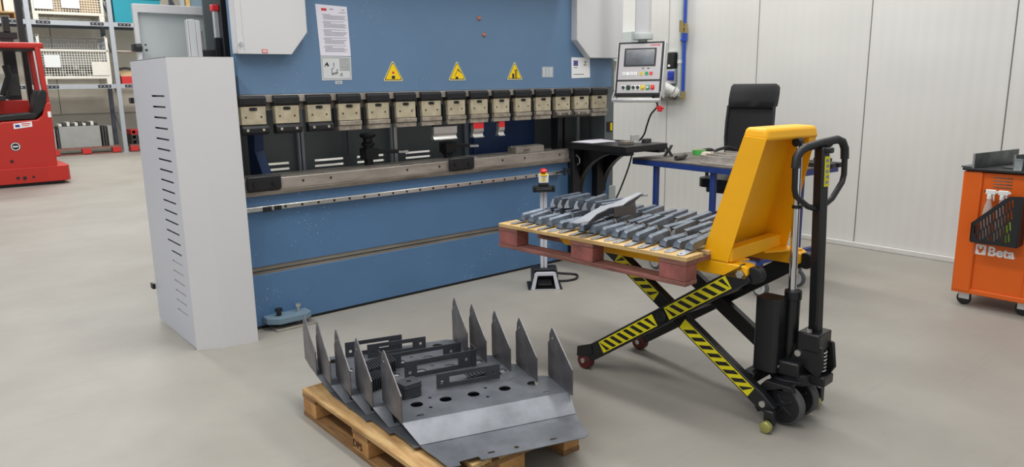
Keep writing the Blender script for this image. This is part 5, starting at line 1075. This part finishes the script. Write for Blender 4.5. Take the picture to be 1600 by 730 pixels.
# ================================================================== PALLET RACK (far left)
T = thing('pallet_rack', 'grey steel pallet rack with three levels at the back wall', 'rack', (3.8, 21.5, 0))
def rk(name, mb, m, parent=T, **k): return obj(name, mb, m, parent, w=True, **k)
YR = 21.5
PXs = (1.02, 2.86, 4.66, 6.46)
for x in PXs:
    u = rk('upright', B(x - 0.055, x + 0.055, YR, YR + 0.09, 0, 4.6), 'rack_grey', bev=0.006)
    rk('base_plate', B(x - 0.09, x + 0.09, YR - 0.03, YR + 0.12, 0, 0.012), 'rack_grey', u)
    rk('upright', B(x - 0.05, x + 0.05, YR + 1.0, YR + 1.09, 0, 4.6), 'rack_dark', bev=0.006)
    for z in (0.4, 1.4, 2.4, 3.4): rk('brace', MB().bar((x, YR + 0.09, z), (x, YR + 1.0, z + 0.7), 0.03, 0.03), 'rack_dark')
for i in range(3):
    a, b_ = PXs[i] + 0.055, PXs[i + 1] - 0.055
    for z in (1.66, 3.21):
        bm_ = rk('beam', B(a, b_, YR + 0.005, YR + 0.055, z, z + 0.115), 'rack_grey', bev=0.004)
        rk('beam', B(a, b_, YR + 1.03, YR + 1.08, z, z + 0.115), 'rack_dark', bev=0.004)
        for lx in (a + 0.10, b_ - 0.42): 
            l_ = rk('load_label', B(lx, lx + 0.30, YR - 0.003, YR + 0.006, z + 0.025, z + 0.095), 'print_black', bm_)
            mb = MB()
            for q in (0.04, 0.13, 0.22): mb.box(lx + q, lx + q + 0.04, YR - 0.006, YR - 0.002, z + 0.045, z + 0.072)
            rk('label_print', mb, 'print_grey', bm_)['kind'] = 'stuff'
def crate(label, x0, x1, y0, y1, z0, h, gate):
    t = thing('wire_crate', label, 'crate', ((x0 + x1) / 2, y0, z0), 0, 'white wire crates on the rack')
    def k_(name, mb, m, **kw): return obj(name, mb, m, t, w=True, **kw)
    for x in (x0, x1 - 0.12):
        for y_ in (y0, y1 - 0.12): k_('foot', B(x, x + 0.12, y_, y_ + 0.12, z0, z0 + 0.14), 'crate_white', bev=0.01)
    k_('base_frame', B(x0, x1, y0, y0 + 0.05, z0 + 0.14, z0 + 0.21).box(x0, x1, y1 - 0.05, y1, z0 + 0.14, z0 + 0.21).box(x0, x0 + 0.05, y0 + 0.05, y1 - 0.05, z0 + 0.14, z0 + 0.21).box(x1 - 0.05, x1, y0 + 0.05, y1 - 0.05, z0 + 0.14, z0 + 0.21), 'crate_white', bev=0.004)
    for x in (x0, x1 - 0.06):
        for y_ in (y0, y1 - 0.06): k_('corner_post', B(x, x + 0.06, y_, y_ + 0.06, z0 + 0.21, z0 + h), 'crate_white', bev=0.006)
    mb = MB(); r = 0.006
    bb = MB(); q = x0 + 0.12
    while q < x1 - 0.1: bb.box(q, q + 0.02, y0 + 0.05, y1 - 0.05, z0 + 0.15, z0 + 0.17); q += 0.1
    k_('base_bars', bb, 'crate_white')['kind'] = 'stuff'
    zf = z0 + 0.21 + gate
    n = int((x1 - x0) / 0.06)
    for i in range(1, n): x = x0 + i * (x1 - x0) / n; mb.box(x - r, x + r, y0 + 0.02, y0 + 0.02 + 2 * r, z0 + 0.21, zf)
    q = z0 + 0.26
    while q < zf: mb.box(x0 + 0.06, x1 - 0.06, y0 + 0.034, y0 + 0.034 + 2 * r, q - r, q + r); q += 0.06
    k_('front_mesh', mb, 'crate_white')
    k_('gate_rail', B(x0 + 0.02, x1 - 0.02, y0, y0 + 0.04, zf - 0.02, zf + 0.03), 'crate_white', bev=0.006)
    mb = MB()
    for i in range(1, n, 1): x = x0 + i * (x1 - x0) / n; mb.box(x - r, x + r, y1 - 0.04, y1 - 0.04 + 2 * r, z0 + 0.21, z0 + h)
    q = z0 + 0.3
    while q < z0 + h: mb.box(x0 + 0.06, x1 - 0.06, y1 - 0.05, y1 - 0.05 + 2 * r, q - r, q + r); q += 0.08
    k_('back_mesh', mb, 'rack_grey')
    mb = MB()
    m_ = int((y1 - y0) / 0.07)
    for xx in (x0 + 0.02, x1 - 0.03):
        mb = MB()
        for i in range(1, m_): y_ = y0 + i * (y1 - y0) / m_; mb.box(xx, xx + 2 * r, y_ - r, y_ + r, z0 + 0.21, z0 + h)
        q = z0 + 0.3
        while q < z0 + h: mb.box(xx, xx + 2 * r, y0 + 0.06, y1 - 0.06, q - r, q + r); q += 0.1
        k_('side_mesh', mb, 'rack_grey')
    k_('top_rail', B(x0, x1, y1 - 0.05, y1, z0 + h - 0.04, z0 + h).box(x0, x0 + 0.05, y0, y1, z0 + h - 0.04, z0 + h).box(x1 - 0.05, x1, y0, y1, z0 + h - 0.04, z0 + h), 'crate_white', bev=0.005)
    return t
zs1, zs2 = 1.66 + 0.1125, 3.21 + 0.1125
crate('white wire mesh crate full of steel parts on the middle rack level', 2.97, 4.53, YR + 0.02, YR + 0.98, zs1, 1.2, 0.62)
crate('white wire mesh crate of cardboard on the upper rack level', 2.97, 4.53, YR + 0.02, YR + 0.98, zs2, 1.2, 0.5)
for i in range(9):
    for j in range(3):
        x = 3.1 + i * 0.15; z = zs1 + 0.175 + j * 0.105
        tag(obj('steel_part', B(x, x + 0.13, YR + 0.12 + 0.05 * (j % 2), YR + 0.8, z, z + 0.09), 'scrap_dark' if (i + j) % 3 else 'sheet_grey', bev=0.008), 'dark steel part lying in the wire crate on the middle rack level', 'part', 'steel parts in the wire crate')
tag(obj('white_card', B(3.08, 3.42, YR + 0.006, YR + 0.016, zs1 + 0.42, zs1 + 0.72), 'paper_grey'), 'white card hung at the left on the middle wire crate', 'card')
tag(obj('white_grid_card', B(4.10, 4.47, YR + 0.006, YR + 0.016, zs1 + 0.22, zs1 + 0.56), 'crate_white'), 'pale plate at the right on the middle wire crate', 'card')
tag(obj('white_card', B(3.02, 3.42, YR + 0.002, YR + 0.012, zs2 + 0.26, zs2 + 0.8), 'paper_grey'), 'large grey card hung at the left on the upper wire crate', 'card')
tag(obj('white_card', B(3.60, 4.0, YR + 0.002, YR + 0.012, zs2 + 0.30, zs2 + 0.8), 'paper'), 'white card hung in the middle of the upper wire crate', 'card')
tag(obj('cardboard_box', B(4.0, 4.45, YR + 0.1, YR + 0.8, zs2 + 0.176, zs2 + 0.75), 'cardboard', bev=0.005), 'tan cardboard box at the right inside the upper wire crate', 'box')
tag(obj('cardboard_box', B(3.1, 3.95, YR + 0.12, YR + 0.8, zs2 + 0.176, zs2 + 0.6), 'cardboard', bev=0.005), 'wide tan cardboard box inside the upper wire crate behind the hung cards', 'box')
pk = thing('wooden_tray', 'low wooden tray on the upper level of the left rack bay', 'tray', (2.2, YR + 0.1, zs2))
obj('board', B(1.3, 2.75, YR + 0.05, YR + 0.9, zs2 + 0.14, zs2 + 0.17), 'wood', pk, w=True)
for x in (1.3, 2.0, 2.6): obj('block', B(x, x + 0.15, YR + 0.05, YR + 0.9, zs2, zs2 + 0.14), 'block_wood', pk, w=True)
tag(obj('cardboard_box', B(1.5, 2.38, YR + 0.08, YR + 0.8, zs2 + 0.171, zs2 + 0.9), 'cardboard', bev=0.006), 'tan cardboard box on the wooden tray, upper left rack bay', 'box')
tag(obj('white_box', B(2.42, 2.72, YR + 0.1, YR + 0.8, zs2 + 0.171, zs2 + 0.75), 'crate_white', bev=0.006), 'narrow white box beside the tan box, upper left rack bay', 'box')
k = thing('teal_crate', 'teal plastic crate on the upper level of the right rack bay', 'crate', (5.3, YR + 0.1, zs2))
obj('tub', MB().box(4.76, 5.9, YR + 0.03, YR + 0.85, zs2, zs2 + 0.66), 'teal', k, w=True, bev=0.02); obj('rim', B(4.73, 5.93, YR + 0.0, YR + 0.88, zs2 + 0.60, zs2 + 0.68), 'teal', k, w=True, bev=0.015)
k = thing('red_box', 'red box with tan lid on the middle level of the right rack bay', 'box', (5.0, YR + 0.1, zs1))
obj('box', B(4.76, 5.4, YR + 0.03, YR + 0.7, zs1, zs1 + 0.2), 'box_red', k, w=True, bev=0.01); obj('lid', MB().add([(4.76, YR + 0.05, zs1 + 0.2), (5.4, YR + 0.05, zs1 + 0.2), (5.4, YR + 0.7, zs1 + 0.36), (4.76, YR + 0.7, zs1 + 0.36), (4.76, YR + 0.7, zs1 + 0.2), (5.4, YR + 0.7, zs1 + 0.2)], [(0, 1, 2, 3), (3, 2, 5, 4), (0, 3, 4), (1, 5, 2), (0, 4, 5, 1)]), 'cardboard', k, w=True)
tag(obj('dark_tool', MB().tube([(4.8, YR + 0.6, zs1 + 0.39), (5.0, YR + 0.62, zs1 + 0.42), (5.2, YR + 0.6, zs1 + 0.39)], 0.03, 8), 'black_plastic'), 'dark tool lying on the tan lid of the red box', 'tool')
tag(obj('steel_tube', MB().cyl((4.56, YR + 0.5, 2.62), (5.7, YR + 0.5, 2.62), 0.035, 10), 'rail_steel'), 'round steel tube sticking out between the middle and upper rack levels', 'tube')
# ground level: red pallets, sheets, tubes
def redpal(label, x0, L_):
    t = thing('floor_pallet', label, 'pallet', (x0, YR + 0.1, 0), 0, 'red block pallets under the rack')
    obj('deck', B(0, L_, -0.05, 0.75, 0.15, 0.19), 'board_red', t); obj('bottom_board', B(0, L_, -0.05, 0.05, 0, 0.03), 'board_red', t)
    for i in range(3): obj('block', B(i * (L_ - 0.2) / 2, i * (L_ - 0.2) / 2 + 0.2, -0.07, 0.1, 0.03, 0.15), 'box_red', t)
redpal('pallet with red blocks under the stacked grey sheets', 2.95, 1.6); redpal('pallet with red blocks under the square tubes in the right rack bay', 4.78, 1.3)
tag(obj('steel_sheet', B(3.20, 4.12, YR + 0.10, YR + 0.13, 0.1905, 0.73), 'sheet_grey', bev=0.004), 'wide grey sheet leaning at the front under the rack', 'sheet')
for i, x in enumerate((3.0, 3.07, 3.14)): tag(obj('steel_sheet', B(x, x + 0.04, YR + 0.1, YR + 0.6, 0.1905, 0.70 - 0.02 * i), 'sheet_grey' if i % 2 else 'scrap_dark', bev=0.003), 'narrow grey sheet on edge left of the wide sheet under the rack', 'sheet', 'narrow sheets left of the wide sheet')
for i, x in enumerate((4.16, 4.22, 4.30)): tag(obj('steel_sheet', B(x, x + (0.04 if i < 2 else 0.1), YR + 0.1, YR + 0.6, 0.1905, 0.71), 'scrap_dark' if i < 2 else 'sheet_grey', bev=0.003), 'narrow sheet on edge right of the wide sheet under the rack', 'sheet', 'narrow sheets right of the wide sheet')
tag(obj('timber_block', B(3.18, 4.14, YR + 0.15, YR + 0.6, 0.1905, 0.735), 'scrap_dark'), 'dark steel bundle standing behind the wide grey sheet under the rack', 'bundle')
for i in range(10):
    x = 3.22 + i * 0.09; tag(obj('steel_profile', B(x, x + 0.07, YR + 0.2, YR + 0.55, 0.7355, 0.80 + 0.02 * (i % 3)), 'scrap_dark' if i % 2 else 'crate_white', bev=0.004), 'short steel profile lying on top of the grey sheets under the rack', 'profile', 'short profiles on the grey sheets')
for i in range(4):
    for j in range(3):
        x = 4.84 + i * 0.13; z = 0.191 + j * 0.131
        tag(obj('square_tube', MB().plate(rect(0, 0.125, 0, 0.125), [rect(0.02, 0.105, 0.02, 0.105)], 0.6, XZ(YR + 0.65, x, z)), 'scrap_dark' if j < 2 else 'box_red', bev=0.002), 'dark square steel tube stacked on the red block pallet, right rack bay' if j < 2 else 'red square tube in the top row of the stack, right rack bay', 'tube', 'square tubes under the right rack bay' if j < 2 else 'red tubes on top of the stack')
# blue-grey partition seen above the open cabinet door, with timber post
k = thing('timber_post', 'pale timber post at the end of the rack above the cabinet door', 'post', (6.75, 21.7, 0)); obj('beam', B(6.55, 6.66, 21.5, 21.6, 0, 5.0), 'wood_pale', k, w=True)
k = thing('partition_panel', 'blue grey partition panel in the far background above the cabinet door', 'panel', (7.0, 20.0, 0)); obj('sheet', B(6.68, 7.2, 21.55, 21.6, 0, 5.2), 'blue_grey', k, w=True)
